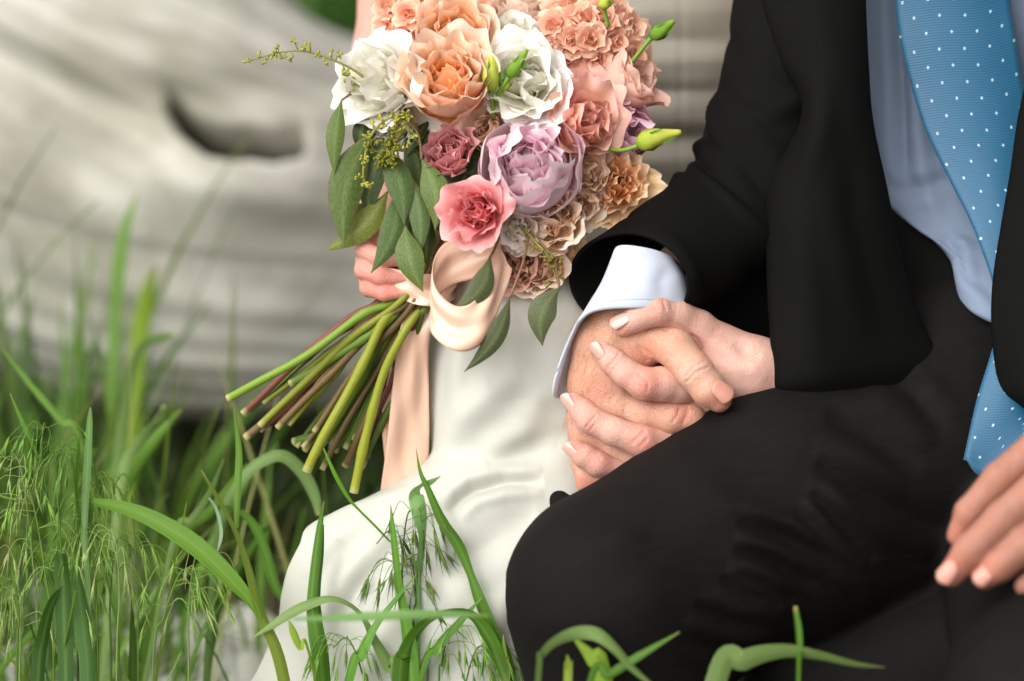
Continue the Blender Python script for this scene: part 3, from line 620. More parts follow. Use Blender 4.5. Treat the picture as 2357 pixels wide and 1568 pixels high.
# ---- his shirt and cuff
sh_rows = [[(2080, -900, 60), (2160, -900, 20), (2240, -900, 0), (2330, -900, -20), (2420, -900, 0), (2480, -900, 40)],
           [(1960, -500, 170), (2060, -500, 130), (2140, -500, 100), (2250, -500, 80), (2360, -500, 80), (2500, -500, 130)],
           [(1930, -140, 230), (2010, -140, 200), (2090, -140, 180), (2220, -140, 150), (2360, -140, 150), (2500, -140, 200)],
           [(1930, 0, 230), (2010, 0, 200), (2090, 0, 178), (2220, 0, 150), (2360, 0, 150), (2500, 0, 200)],
           [(1940, 150, 230), (2015, 150, 200), (2095, 150, 175), (2220, 150, 150), (2360, 150, 150), (2500, 150, 200)],
           [(1960, 300, 230), (2030, 300, 200), (2105, 300, 172), (2230, 300, 150), (2360, 300, 140), (2500, 300, 200)],
           [(1975, 395, 225), (2040, 430, 190), (2115, 440, 165), (2240, 450, 140), (2360, 450, 130), (2500, 450, 190)],
           [(1985, 415, 220), (2050, 472, 185), (2130, 530, 150), (2250, 560, 130), (2360, 570, 110), (2500, 570, 180)],
           [(2000, 430, 225), (2080, 495, 190), (2178, 572, 140), (2255, 650, 110), (2360, 690, 90), (2500, 690, 170)],
           [(2010, 440, 240), (2090, 505, 215), (2186, 590, 170), (2215, 690, 130), (2300, 742, 100), (2500, 780, 170)],
           [(2020, 450, 280), (2100, 515, 250), (2200, 600, 220), (2230, 690, 190), (2310, 745, 160), (2500, 790, 220)]]
sh_rows = [[(x_, y_, z_ + (130 if y_ < 520 else 130 * max(0.0, (760 - y_) / 240))) for x_, y_, z_ in rw] for rw in sh_rows]
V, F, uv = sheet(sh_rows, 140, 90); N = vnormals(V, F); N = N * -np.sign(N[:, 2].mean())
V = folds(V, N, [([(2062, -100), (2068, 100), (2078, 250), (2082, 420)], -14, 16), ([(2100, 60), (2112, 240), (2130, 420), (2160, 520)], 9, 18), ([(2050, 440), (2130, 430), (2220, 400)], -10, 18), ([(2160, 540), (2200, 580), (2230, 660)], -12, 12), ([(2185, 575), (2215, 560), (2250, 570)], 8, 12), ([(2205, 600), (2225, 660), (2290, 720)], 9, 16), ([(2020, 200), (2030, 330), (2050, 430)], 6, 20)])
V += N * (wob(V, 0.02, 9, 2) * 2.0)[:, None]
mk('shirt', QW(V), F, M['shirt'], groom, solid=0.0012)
cu = [[(1560, 610, 20), (1540, 590, -50), (1490, 572, -82), (1430, 566, -78), (1412, 590, -30), (1404, 640, 20), (1410, 690, 60), (1470, 740, 80), (1540, 720, 60)],
      [(1582, 650, 10), (1556, 632, -58), (1490, 620, -92), (1412, 622, -84), (1386, 652, -30), (1366, 712, 24), (1376, 760, 70), (1460, 790, 90), (1560, 760, 60)],
      [(1592, 690, 0), (1560, 672, -62), (1484, 664, -98), (1392, 674, -84), (1350, 712, -30), (1316, 800, 24), (1340, 840, 80), (1450, 840, 96), (1570, 800, 60)],
      [(1598, 728, 0), (1562, 710, -60), (1470, 702, -98), (1360, 714, -80), (1312, 778, -34), (1276, 888, 20), (1306, 908, 80), (1440, 880, 96), (1580, 830, 60)],
      [(1598, 733, 0), (1562, 715, -56), (1468, 706, -92), (1358, 720, -70), (1316, 782, -26), (1282, 894, 26), (1312, 908, 80), (1440, 882, 92), (1580, 832, 56)]]
V, F, uv = sheet(cu, 110, 150); N = vnormals(V, F); N = N * (-1 if (N[:, 2] * (V[:, 2] - 10)).mean() < 0 else 1)
V -= N * (2.2 * np.exp(-((uv[:, 1] - 0.66) / 0.008) ** 2))[:, None]
V = folds(V, N, [([(1430, 590), (1410, 640), (1400, 690)], 3, 14), ([(1540, 610), (1520, 650), (1525, 690)], -3, 16), ([(1352, 745), (1330, 800), (1300, 870)], 3, 14)])
shc = mk('shirt_cuff', QW(V), F, M['cuff'], groom, solid=0.0016); shc['label'] = 'bright white shirt cuff at the wrist'

# ---- his tie
ty = [-900, -500, -140, 0, 100, 200, 300, 400, 500, 580, 645, 700, 760, 830, 930, 1060]
tl = [2240, 2140, 2066, 2072, 2085, 2110, 2142, 2190, 2240, 2272, 2293, 2300, 2304, 2286, 2256, 2225]
tw_ = [110, 220, 250, 252, 256, 246, 240, 232, 214, 190, 160, 140, 120, 130, 145, 150]
tz = [40, 130, 190, 200, 196, 190, 176, 154, 120, 84, 50, 24, 0, -20, -40, -66]
rows = []
for y_, l_, w_, z_ in zip(ty, tl, tw_, tz):
    tip = 1.0 if y_ > 1000 else 0.0
    rows.append([(l_ - 2, y_, z_ + 10), (l_, y_, z_), (l_ + w_ * 0.33, y_ + 46 * tip * 0.66, z_ - 12), (l_ + w_ * 0.66, y_ + 8 - 70 * tip, z_ - 10), (l_ + w_, y_ - 130 * tip, z_ + 10)])
rows[-1] = [(2225, 1060, -60), (2227, 1062, -66), (2262, 1094, -70), (2330, 1030, -70), (2400, 960, -60)]
V, F, uv = sheet(rows, 200, 24)
Wd = V.reshape(200, 24, 3); ww = np.linalg.norm(Wd[:, -1] - Wd[:, 0], axis=1); arc = np.concatenate([[0], np.cumsum(np.linalg.norm(np.diff(Wd[:, 0], axis=0), axis=1))])
acr = np.concatenate([np.zeros((200, 1)), np.cumsum(np.linalg.norm(np.diff(Wd, axis=1), axis=2), axis=1)], 1); arm_ = np.concatenate([[0], np.cumsum(np.linalg.norm(np.diff(Wd[:, 12], axis=0), axis=1))])
uvt = np.stack([(acr / 58 + 0.22 * arm_[:, None] / 78).ravel(), (arm_[:, None] / 78 + 0.09 * acr / 58).ravel()], -1)
mk('tie', QW(V), F, M['tie'], groom, uv=uvt, solid=0.003)

# ---- her dress
dress = empty('dress', tuple(base_of(bride)), parent=bride)
up = [[(1085, 560, 300), (1075, 560, 210), (1120, 560, 150), (1180, 560, 120), (1290, 560, 130), (1440, 560, 180), (1600, 540, 260)],
      [(1040, 650, 300), (1026, 650, 200), (1070, 650, 130), (1160, 650, 95), (1290, 650, 110), (1440, 650, 170), (1600, 640, 260)],
      [(1012, 740, 300), (994, 740, 190), (1040, 740, 112), (1140, 740, 80), (1290, 740, 96), (1440, 740, 160), (1600, 740, 260)],
      [(1004, 830, 300), (982, 830, 190), (1030, 830, 104), (1130, 830, 72), (1290, 830, 92), (1440, 830, 160), (1600, 830, 260)],
      [(1004, 940, 300), (979, 940, 195), (1030, 940, 108), (1130, 940, 76), (1290, 940, 96), (1440, 940, 160), (1600, 940, 260)],
      [(1024, 1050, 310), (1002, 1055, 205), (1050, 1050, 124), (1140, 1050, 92), (1290, 1050, 106), (1440, 1050, 170), (1600, 1050, 260)],
      [(1060, 1150, 330), (1040, 1160, 230), (1090, 1150, 170), (1160, 1150, 140), (1290, 1150, 140), (1440, 1150, 190), (1600, 1150, 260)]]
lo = [[(760, 1185, 240), (800, 1165, 230), (900, 1130, 220), (985, 1085, 240), (1080, 1000, 270), (1200, 950, 280), (1320, 940, 280), (1480, 940, 290)],
      [(728, 1190, 150), (790, 1160, 130), (895, 1120, 122), (990, 1080, 150), (1090, 1020, 190), (1200, 980, 200), (1320, 970, 200), (1480, 970, 220)],
      [(716, 1206, 110), (786, 1172, 80), (898, 1134, 78), (1000, 1098, 100), (1100, 1066, 118), (1210, 1046, 120), (1330, 1036, 124), (1480, 1030, 160)],
      [(690, 1256, 100), (776, 1236, 50), (896, 1210, 36), (1005, 1180, 44), (1110, 1150, 60), (1220, 1130, 72), (1340, 1120, 84), (1480, 1110, 110)],
      [(664, 1312, 106), (762, 1320, 40), (890, 1310, 10), (1010, 1290, -2), (1120, 1270, 6), (1230, 1250, 24), (1340, 1240, 50), (1480, 1230, 110)],
      [(650, 1370, 118), (745, 1400, 46), (880, 1410, 8), (1010, 1400, -10), (1130, 1390, -4), (1240, 1380, 20), (1350, 1370, 50), (1480, 1360, 110)],
      [(638, 1440, 140), (725, 1480, 64), (870, 1510, 14), (1010, 1510, -12), (1140, 1510, -6), (1250, 1510, 20), (1360, 1500, 60), (1480, 1500, 110)],
      [(590, 1550, 190), (700, 1590, 90), (860, 1630, 22), (1010, 1660, -8), (1150, 1660, 0), (1260, 1660, 30), (1370, 1660, 80), (1480, 1660, 130)],
      [(540, 1620, 260), (680, 1700, 130), (850, 1780, 40), (1010, 1840, 10), (1160, 1840, 20), (1280, 1840, 60), (1380, 1840, 100), (1480, 1840, 150)]]
up8 = [list(map(tuple, catmull(np.array(r_w, float), 8))) for r_w in up[:5]]
mid_rows = [[(1010, 1062, 260), (992, 1050, 185), (1018, 1044, 128), (1070, 1036, 102), (1132, 1030, 92), (1218, 1026, 95), (1330, 1022, 106), (1510, 1020, 175)],
            [(840, 1150, 220), (880, 1130, 150), (945, 1108, 104), (1022, 1090, 86), (1112, 1082, 80), (1214, 1076, 85), (1330, 1070, 98), (1495, 1066, 165)]]
lo2 = [[(716, 1206, 140), (786, 1176, 92), (898, 1148, 70), (1004, 1136, 62), (1106, 1130, 60), (1212, 1124, 70), (1330, 1118, 88), (1482, 1112, 150)],
       [(690, 1256, 100), (776, 1240, 52), (896, 1222, 34), (1006, 1208, 32), (1112, 1196, 40), (1220, 1184, 56), (1336, 1176, 76), (1480, 1170, 130)]] + lo[4:]
V2, F2, _ = sheet(up8 + mid_rows + lo2, 230, 170); N = vnormals(V2, F2); N = N * -np.sign(N[:, 2].mean())
V2 = folds(V2, N, [([(1035, 1185), (1062, 1150), (1090, 1130), (1160, 1112), (1250, 1108)], -20, 15), ([(1120, 1072), (1200, 1042), (1300, 1030)], -7, 26), ([(1000, 1200), (900, 1270), (820, 1360), (770, 1450)], -12, 24), ([(1010, 1330), (940, 1380), (880, 1480), (850, 1560)], 12, 36),
                  ([(1240, 1190), (1150, 1230), (1060, 1290), (980, 1370)], -12, 34), ([(1290, 1250), (1210, 1330), (1150, 1440), (1130, 1560)], 12, 40), ([(960, 1130), (860, 1170), (770, 1240), (700, 1330)], 6, 26), ([(780, 1240), (740, 1330), (700, 1440)], -9, 26), ([(1190, 1380), (1170, 1480), (1160, 1568)], -14, 28),
                  ([(1005, 1040), (1070, 960), (1130, 900), (1200, 860)], 7, 28), ([(1180, 700), (1170, 800), (1180, 920)], 5, 40), ([(1130, 860), (1230, 940), (1300, 960)], -6, 30), ([(1120, 690), (1200, 720), (1280, 700)], -6, 24), ([(1030, 760), (1020, 860), (1016, 980)], -5, 18), ([(1250, 900), (1200, 1000), (1120, 1050)], 6, 26)])
V2 += N * (2.2 * wob(V2, 0.018, 44, 3))[:, None]
sk = mk('skirt', QW(V2), F2, M['satin'], dress, solid=0.0012)
# train spread over the ground to her right
tx, tyy = np.meshgrid(np.linspace(-0.36, 0.02, 110), np.linspace(1.66, 1.98, 80))
edge = np.interp(tx, [-0.36, -0.29, -0.22, -0.1, 0.02], [2.03, 2.0, 1.87, 1.84, 1.84]) + 0.012 * np.sin(tx * 60); tyv = 1.62 + (tyy - 1.66) / 0.32 * (edge - 1.62)
tz_ = ground_z(tx, tyv) + 0.022 + 0.016 * np.sin(tx * 46 + 7 * np.sin(tyv * 13)) * np.sin(tyv * 21 + 2 * np.sin(tx * 20)) + 0.010 * np.sin(tx * 90 + tyv * 60) + 0.05 * np.clip((tx + 0.12) / 0.12, 0, 1)
mk('train', np.stack([tx, tyv, tz_], -1).reshape(-1, 3), grid_faces(80, 110), M['satin'], dress, solid=0.0012)
bd = [[(x_ + xo, y_, z_ + zo + 430) for x_, z_ in ((960, 560), (980, 420), (1100, 300), (1300, 240), (1500, 235), (1650, 270), (1800, 380), (1860, 560))] for y_, zo, xo in ((-560, -60, 0), (-300, -40, 0), (-160, 0, 0), (-40, 0, 0), (80, 0, 0), (200, 0, 0), (320, 30, 0), (440, 45, 0), (560, 50, 0), (680, 60, 30))]
V, F, uv = sheet(bd, 220, 110); N = vnormals(V, F); N = N * -np.sign(N[:, 2].mean())
BF = []
for y_, am, wdt, sl_ in ((-60, 9, 22, 10), (30, 12, 26, 6), (95, -9, 16, -8), (150, 13, 26, 14), (215, -8, 14, 4), (262, 12, 24, -12), (330, -9, 16, 16), (372, 11, 22, 4), (430, -8, 18, -10)):
    BF.append(([(1250, y_ + sl_), (1400, y_ + 4), (1540, y_ - sl_ * 0.4), (1720, y_ - sl_)], am * 0.8, wdt * 1.15))
V = folds(V, N, BF + [([(1566, -50), (1568, 100), (1566, 300), (1560, 460)], -2.5, 7)])
V += N * (5 * wob(V, 0.016, 12, 3))[:, None]
mk('bodice', QW(V), F, M['bodice'], dress, solid=0.0015)
# ------------------------------------------------------------------ bouquet
bq_base = P1(930, 700, 90)
bouquet = empty('bouquet', bq_base, 'bridal bouquet of peach, white, lilac and coral blooms with eucalyptus and ribbon', 'bouquet')
def frame(face, spin=0.0):
    """world axes of a flower: face = (right, up, towards camera)"""
    f = face[0] * RIGHT + face[1] * UP - face[2] * FWD; f /= np.linalg.norm(f)
    a = np.cross(UP, f); a /= np.linalg.norm(a); b_ = np.cross(f, a)
    ca, sa = math.cos(spin), math.sin(spin)
    return np.stack([a * ca + b_ * sa, -a * sa + b_ * ca, f], 1)
def petal(L, Wd, r0, z0, phi0, phi1, curl=0.0, ruf=0.0, freq=3.0, side=0.0, cup=1.0, point=0.0, nu=9, nv=10, seed=0, notch=0.0):
    """one petal in the flower's frame (axis z), growing outwards along +x; sizes in metres"""
    r = np.random.default_rng(seed); s = np.linspace(0, 1, nv); u = np.linspace(-1, 1, nu)
    ph1, ph2, ph3 = r.uniform(0, 6.28, 3); fr = freq * r.uniform(0.85, 1.2)
    V = np.zeros((nv, nu, 3))
    for j, uu in enumerate(u):
        top = 1 - 0.30 * abs(uu) ** 2.6 - notch * math.exp(-(uu / 0.18) ** 2) - point * abs(uu) + 0.05 * math.sin(fr * 2.3 * uu + ph3) * min(1, ruf * 40 / max(L, 1e-6) * 0.02 + 0.5)
        se = s * top
        phi = phi0 + (phi1 - phi0) * se ** 0.75 - curl * np.clip((se - 0.72) / 0.28, 0, 1.2) ** 1.5
        ds = L * np.gradient(se); rr = r0 + np.concatenate([[0], np.cumsum((np.cos(phi) * ds)[1:])]); zz = z0 + np.concatenate([[0], np.cumsum((np.sin(phi) * ds)[1:])])
        w = Wd * (0.30 + 0.70 * np.sin(np.pi * np.clip(se * 0.62 + 0.04, 0, 1)) ** 0.8)
        rc = np.maximum(np.maximum(rr, 0.45 * L), 0.2 * Wd) / cup
        ps = np.clip(uu * w / rc, -1.45, 1.45)
        x = rr - rc * (1 - np.cos(ps)); y = rc * np.sin(ps)
        am = ruf * L * (0.35 * se ** 1.5 + 1.1 * np.clip((se - 0.45) / 0.55, 0, 1) ** 1.8) * (0.55 + 0.45 * abs(uu))
        d = am * (np.sin(fr * uu * 2.2 + ph1 + 1.5 * se) + 0.32 * np.sin(fr * uu * 4.1 + ph2 + 2.0 * se)) + side * L * uu * se * 0.3
        x = x + d * np.sin(phi) ; z = zz - d * np.cos(phi)
        V[:, j] = np.stack([x, y, z], -1)
    uv = np.stack([np.tile(u, nv), np.repeat(s, nu)], -1)
    return V.reshape(-1, 3), grid_faces(nv, nu), uv
def petal_col(uv, base, mid, tip, rim=None):
    s = uv[:, 1:2]; e = np.abs(uv[:, 0:1])
    c = np.where(s < 0.5, base + (mid - base) * (s / 0.5), mid + (tip - mid) * ((s - 0.5) / 0.5))
    if rim is not None:
        k = np.clip((np.maximum(s, e * 0.98 * (s > 0.25)) - 0.86) / 0.14, 0, 1); c = c * (1 - k) + rim * k
    return c
def bloom(name, label, x, y, z, R, face, layers, cols, seed, spin=0.0, joined=False, parent=None):
    """flower of petals; each petal an object (or all joined for a small floret)"""
    c0 = QW([[x, y, z]])[0]; Mx = frame(face, spin); Rm = R * S * 1.30; r = np.random.default_rng(seed); parts = []
    fl = None
    if not joined:
        fl = empty(name, tuple(c0), parent=bouquet)
        if label: fl['label'] = label
    for li, ly in enumerate(layers):
        n_ = ly['n']
        for i in range(n_):
            jit = ly.get('jit', 0.10); sc = 1 + r.normal(0, jit)
            pv, pf, puv = petal(ly['L'] * Rm * sc, ly['W'] * Rm * (1 + r.normal(0, jit)), ly.get('r0', 0.05) * Rm, ly.get('z0', -0.5) * Rm, rad(ly['p0'] + r.normal(0, 4)), rad(ly['p1'] + r.normal(0, ly.get('pj', 7))),
                                rad(ly.get('curl', 0) * (1 + r.normal(0, 0.4))), ly.get('ruf', 0.04), ly.get('freq', 3.0), r.normal(0, 0.25), ly.get('cup', 1.0), ly.get('point', 0), ly.get('nu', 9), ly.get('nv', 10), int(r.integers(1 << 30)), ly.get('notch', 0) * r.uniform(0, 1.6))
            a = 2 * math.pi * (i + 0.5 * (li % 2)) / n_ + r.normal(0, 0.12) + li * 0.7
            ca, sa = math.cos(a), math.sin(a)
            pv = np.stack([pv[:, 0] * ca - pv[:, 1] * sa, pv[:, 0] * sa + pv[:, 1] * ca, pv[:, 2]], -1)
            # small tilt of the individual petal
            cc = cols[min(ly.get('c', li), len(cols) - 1)]; v = 1 + r.normal(0, 0.03)
            col = np.clip(petal_col(puv, *cc) * v, 0, 0.97)
            wv = pv @ Mx.T + c0
            if joined: parts.append((wv, pf, col, puv))
            else: mk('petal', wv, pf, M['petal'], fl, col=col, uv=puv)
    if joined: return parts
    return fl
LIFT = [0.72]
def cs(*t): return [1 - (1 - np.array(c8(*c))) * LIFT[0] for c in t]
def ROSE(): return [dict(n=6, L=1.36, W=0.95, p0=0, p1=98, curl=40, ruf=0.06, freq=3.4, r0=0.1, z0=-0.62, nu=19, nv=14), dict(n=6, L=1.26, W=0.84, p0=12, p1=100, curl=30, ruf=0.075, freq=4.2, z0=-0.58, nu=19, nv=14),
                    dict(n=7, L=1.12, W=0.68, p0=28, p1=104, curl=26, ruf=0.085, freq=3.2, z0=-0.54, nu=17, nv=13, pj=10), dict(n=7, L=0.98, W=0.56, p0=44, p1=106, curl=14, ruf=0.09, freq=3.0, z0=-0.5, nu=15, nv=12, pj=12), dict(n=7, L=0.84, W=0.46, p0=58, p1=108, ruf=0.09, freq=2.8, z0=-0.46, nu=13, pj=14), dict(n=5, L=0.72, W=0.36, p0=72, p1=108, ruf=0.10, freq=2.6, z0=-0.42, nu=13, pj=14)]
def PEONY(): return [dict(n=6, L=1.58, W=0.98, p0=-10, p1=116, curl=4, ruf=0.03, freq=2.6, r0=0.1, z0=-0.85, nu=17, nv=15, notch=0.06, jit=0.06), dict(n=7, L=1.6, W=0.80, p0=0, p1=122, ruf=0.045, freq=3, z0=-0.82, nu=15, nv=14, notch=0.10, pj=9),
                     dict(n=9, L=1.56, W=0.62, p0=12, p1=120, curl=10, ruf=0.05, freq=2.8, z0=-0.72, nu=15, nv=13, notch=0.12, jit=0.12, pj=12), dict(n=11, L=1.46, W=0.50, p0=26, p1=116, curl=14, ruf=0.06, freq=2.6, z0=-0.64, nu=13, nv=12, notch=0.14, jit=0.13, pj=14), dict(n=11, L=1.40, W=0.44, p0=40, p1=112, curl=16, ruf=0.065, freq=2.6, z0=-0.56, nu=13, nv=12, notch=0.14, jit=0.13, pj=15), dict(n=9, L=1.34, W=0.38, p0=54, p1=106, curl=14, ruf=0.07, freq=2.4, z0=-0.50, nu=13, nv=12, notch=0.14, jit=0.13, pj=15), dict(n=6, L=1.28, W=0.32, p0=68, p1=100, curl=8, ruf=0.07, freq=2.4, z0=-0.44, nu=11, pj=14)]
def LISI(o=0): return [dict(n=5, L=1.24, W=0.95, p0=18, p1=56 + o, curl=44, ruf=0.085, freq=3.4, z0=-0.5, nu=19, nv=13, pj=10), dict(n=5, L=1.18, W=0.86, p0=34, p1=78 + o, curl=34, ruf=0.10, freq=3.8, z0=-0.5, nu=19, nv=13, pj=10), dict(n=5, L=1.06, W=0.70, p0=50, p1=96 + o, curl=24, ruf=0.12, freq=4, z0=-0.46, nu=17, nv=12, pj=12), dict(n=5, L=0.90, W=0.54, p0=64, p1=108, curl=10, ruf=0.13, freq=3.8, z0=-0.42, nu=13, pj=12)]
def CARN(): return [dict(n=9, L=1.2, W=0.66, p0=5, p1=50, curl=30, ruf=0.07, freq=4.6, z0=-0.5, nu=19), dict(n=9, L=1.16, W=0.6, p0=20, p1=72, curl=24, ruf=0.08, freq=4.6, z0=-0.5, nu=19), dict(n=9, L=1.1, W=0.54, p0=38, p1=92, curl=14, ruf=0.085, freq=4.6, z0=-0.5, nu=17), dict(n=8, L=1.0, W=0.46, p0=60, p1=104, ruf=0.09, freq=4.6, z0=-0.46, nu=15), dict(n=5, L=0.9, W=0.36, p0=76, p1=108, ruf=0.09, freq=4.6, z0=-0.4, nu=13)]
LIFT[0] = 0.95
PEACH = [cs((253, 184, 118), (252, 212, 176), (252, 220, 194), (253, 233, 214)), cs((253, 170, 90), (252, 196, 146), (252, 212, 180), (253, 229, 207)), cs((254, 156, 56), (253, 184, 112), (252, 204, 160), (253, 223, 195)), cs((255, 150, 36), (254, 174, 84), (252, 194, 136), (253, 216, 178)), cs((255, 146, 26), (255, 164, 60), (253, 184, 106), (253, 204, 148))]
LIFT[0] = 0.62
WHITE = [cs((236, 236, 190), (250, 248, 232), (252, 250, 240)), cs((234, 236, 184), (250, 248, 230), (252, 250, 239)), cs((228, 234, 168), (248, 247, 222), (251, 249, 234)), cs((214, 224, 130), (244, 243, 200), (249, 247, 222))]
LIFT[0] = 0.70
LILAC = [cs((246, 176, 204), (249, 214, 228), (251, 228, 236), (253, 240, 243)), cs((245, 160, 196), (248, 202, 222), (251, 222, 233), (253, 238, 242)), cs((243, 146, 188), (247, 190, 216), (250, 216, 230), (253, 236, 240)), cs((240, 130, 180), (245, 176, 208), (249, 208, 226), (252, 232, 238)), cs((236, 112, 170), (243, 164, 202), (248, 200, 222), (252, 228, 236))]
LIFT[0] = 0.92
CORAL = [cs((240, 176, 160), (240, 158, 156), (242, 146, 150), (246, 178, 172)), cs((236, 146, 140), (240, 142, 146), (242, 134, 142), (246, 170, 168)), cs((238, 134, 132), (243, 146, 150), (244, 146, 152), (247, 176, 174)), cs((234, 120, 120), (241, 138, 144), (244, 144, 150), (247, 172, 172))]
LIFT[0] = 0.76
PLIS = [cs((253, 222, 150), (250, 202, 154), (246, 180, 156), (247, 172, 158)), cs((253, 212, 132), (250, 194, 146), (246, 176, 150), (247, 168, 156)), cs((252, 202, 118), (249, 186, 136), (245, 170, 146), (246, 168, 156))]
PALE = [cs((250, 206, 170), (250, 218, 190), (251, 226, 204), (252, 232, 214))]
LIFT[0] = 0.80
DUST = [cs((236, 180, 148), (232, 172, 146), (228, 166, 142), (236, 184, 160))]
PINK = [cs((232, 140, 172), (243, 180, 206), (246, 198, 218), (248, 214, 228)), cs((228, 126, 164), (240, 170, 200), (244, 190, 214), (247, 208, 224))]
LIFT[0] = 0.82
ORAN = [cs((246, 176, 70), (248, 192, 110), (250, 206, 146), (252, 222, 184)), cs((244, 168, 58), (246, 184, 96), (249, 200, 130), (252, 218, 174)), cs((242, 160, 48), (245, 176, 84), (248, 194, 118), (251, 214, 164))]
LIFT[0] = 0.66
DEEP = [cs((246, 206, 130), (234, 146, 136), (224, 112, 124), (232, 140, 142)), cs((240, 160, 120), (228, 122, 124), (218, 98, 114), (230, 134, 138))]
LIFT[0] = 0.84
STK = [cs((250, 210, 150), (248, 190, 150), (247, 180, 146), (250, 206, 178)), cs((248, 200, 132), (246, 180, 138), (245, 172, 138), (249, 202, 174))]
LIFT[0] = 0.70
LIGHT = [cs((253, 214, 150), (252, 218, 180), (252, 222, 192), (253, 232, 210)), cs((253, 200, 126), (252, 208, 160), (252, 216, 178), (253, 230, 204)), cs((253, 188, 104), (251, 200, 148), (251, 210, 168), (253, 226, 198))]
# hero blooms
bloom('garden_rose', 'large ruffled peach garden rose with glowing orange heart', 1033, 190, -10, 100, (-0.03, 0.50, 0.86), ROSE(), PEACH, 11)
bloom('garden_rose', 'frilled peach rose behind the large peach garden rose', 1052, 92, 110, 92, (0.05, 0.45, 0.85), ROSE(), PEACH, 12)
bloom('lisianthus', 'white lisianthus turned sideways beside the peach garden rose', 884, 190, 60, 98, (-0.55, 0.15, 0.8), LISI(8), WHITE, 13)
bloom('lisianthus', 'white lower lisianthus half hidden above the eucalyptus', 905, 285, 100, 72, (-0.4, -0.25, 0.85), LISI(), WHITE, 14)
bloom('lisianthus', 'open white lisianthus between the green buds and peach blooms', 1210, 190, 20, 92, (-0.05, 0.15, 0.95), LISI(8), WHITE, 15, spin=0.4)
bloom('lisianthus', 'white bloom partly hidden behind the open white lisianthus', 1178, 96, 140, 62, (0, 0.4, 0.9), LISI(), WHITE, 16)
bloom('peony', 'round lilac pink peony at the middle of the bouquet', 1217, 382, -18, 110, (-0.04, 0.20, 0.96), PEONY(), LILAC, 17)
bloom('lisianthus', 'bright coral pink ruffled lisianthus below the lilac peony', 1100, 488, -66, 68, (-0.30, 0.05, 0.92), LISI(10), CORAL, 18, spin=0.2)
bloom('lisianthus', 'tall peach and pink lisianthus right of the lilac peony', 1338, 285, 26, 88, (0.35, 0.15, 0.85), LISI(18), PLIS, 19)
bloom('lisianthus', 'peach lisianthus with frilled edge under the stock', 1350, 235, 80, 76, (0.15, 0.55, 0.8), LISI(14), PLIS, 20)
bloom('peony', 'small pink peony on the side next to the sleeve', 1440, 305, 120, 66, (0.45, 0.05, 0.85), PEONY()[:4], PINK, 21)
bloom('rose', 'dusty pink rose seen from its back', 1440, 190, 150, 74, (0.75, 0.35, 0.25), ROSE()[:3], DUST, 22)
bloom('rose', 'soft pale peach rose at the top of the bouquet', 1190, 30, 240, 92, (0, 0.55, 0.75), ROSE(), PALE, 23)
bloom('carnation', 'amber frilled carnation next to the sleeve cuff', 1414, 424, 84, 74, (0.15, 0.15, 0.95), CARN()[:4], ORAN, 24)
bloom('carnation', 'amber carnation low behind the drooping eucalyptus', 1266, 566, 84, 56, (0.05, 0.0, 1.0), CARN()[:4], ORAN, 25)
bloom('rose', 'pale blush rose between lilac peony and amber carnation', 1270, 500, 36, 72, (-0.05, 0.12, 0.98), ROSE()[:4], LIGHT, 26)
bloom('rose', 'pale peach rose at the lower edge of the bouquet', 1236, 612, 90, 60, (-0.15, 0.0, 0.98), ROSE()[:4], LIGHT, 27)
bloom('rose', 'dusty pink rose beside the ribbon loop', 1178, 606, 70, 60, (-0.1, 0.0, 0.95), ROSE()[:4], DUST, 28)
bloom('lisianthus', 'small white bloom under the lilac peony', 1196, 520, 24, 50, (-0.1, -0.35, 0.9), LISI(), WHITE, 29)
bloom('rose', 'deep pink rose tucked under the peach garden rose', 1036, 352, 34, 66, (-0.1, 0.25, 0.9), ROSE()[1:], DEEP, 30)
bloom('rose', 'orange rose peeping out behind the dusty pink rose', 1462, 150, 210, 46, (0.6, 0.5, 0.5), ROSE()[:3], [cs((240, 150, 70), (246, 170, 100), (248, 186, 130))], 31)
bloom('rose', 'small blush rose tucked between garden rose and lilac peony', 1128, 300, 60, 52, (0, 0.1, 1), ROSE()[:5], LIGHT, 51)
bloom('rose', 'small peach rose behind the coral lisianthus', 1172, 452, 40, 46, (0, -0.1, 1), ROSE()[:5], LIGHT, 52)
bloom('lisianthus', 'small blush lisianthus beside the amber carnation near the cuff', 1332, 474, 60, 52, (0.1, 0.05, 1.0), LISI(), LIGHT, 53)
bloom('rose', 'small peach rose between lisianthus and amber carnation', 1352, 392, 50, 56, (0.2, 0.05, 1), ROSE()[:5], LIGHT, 54)
# stock: spikes of small florets
FLO = [dict(n=5, L=1.0, W=0.62, p0=8, p1=34, curl=26, ruf=0.10, freq=3, z0=-0.3, nu=7, nv=7), dict(n=5, L=0.9, W=0.56, p0=28, p1=62, curl=22, ruf=0.12, freq=3, z0=-0.3, nu=7, nv=7), dict(n=4, L=0.7, W=0.42, p0=55, p1=95, ruf=0.14, freq=3, z0=-0.3, nu=7, nv=6)]
def stock(label, spots, seed):
    r = np.random.default_rng(seed); st_ = empty('stock_flower', P1(*spots[0][:3]), parent=bouquet); st_['label'] = label
    for (x, y, z, R, fx, fy, fz) in spots:
        pv = bloom('floret', None, x, y, z, R, (fx, fy, fz), FLO, STK, int(r.integers(1 << 30)), spin=r.uniform(0, 6), joined=True)
        V, F, C, U = join_parts(pv); mk('floret', V, F, M['petal'], st_, col=np.clip(C * (1 + r.normal(0, 0.05)), 0, .97), uv=U)
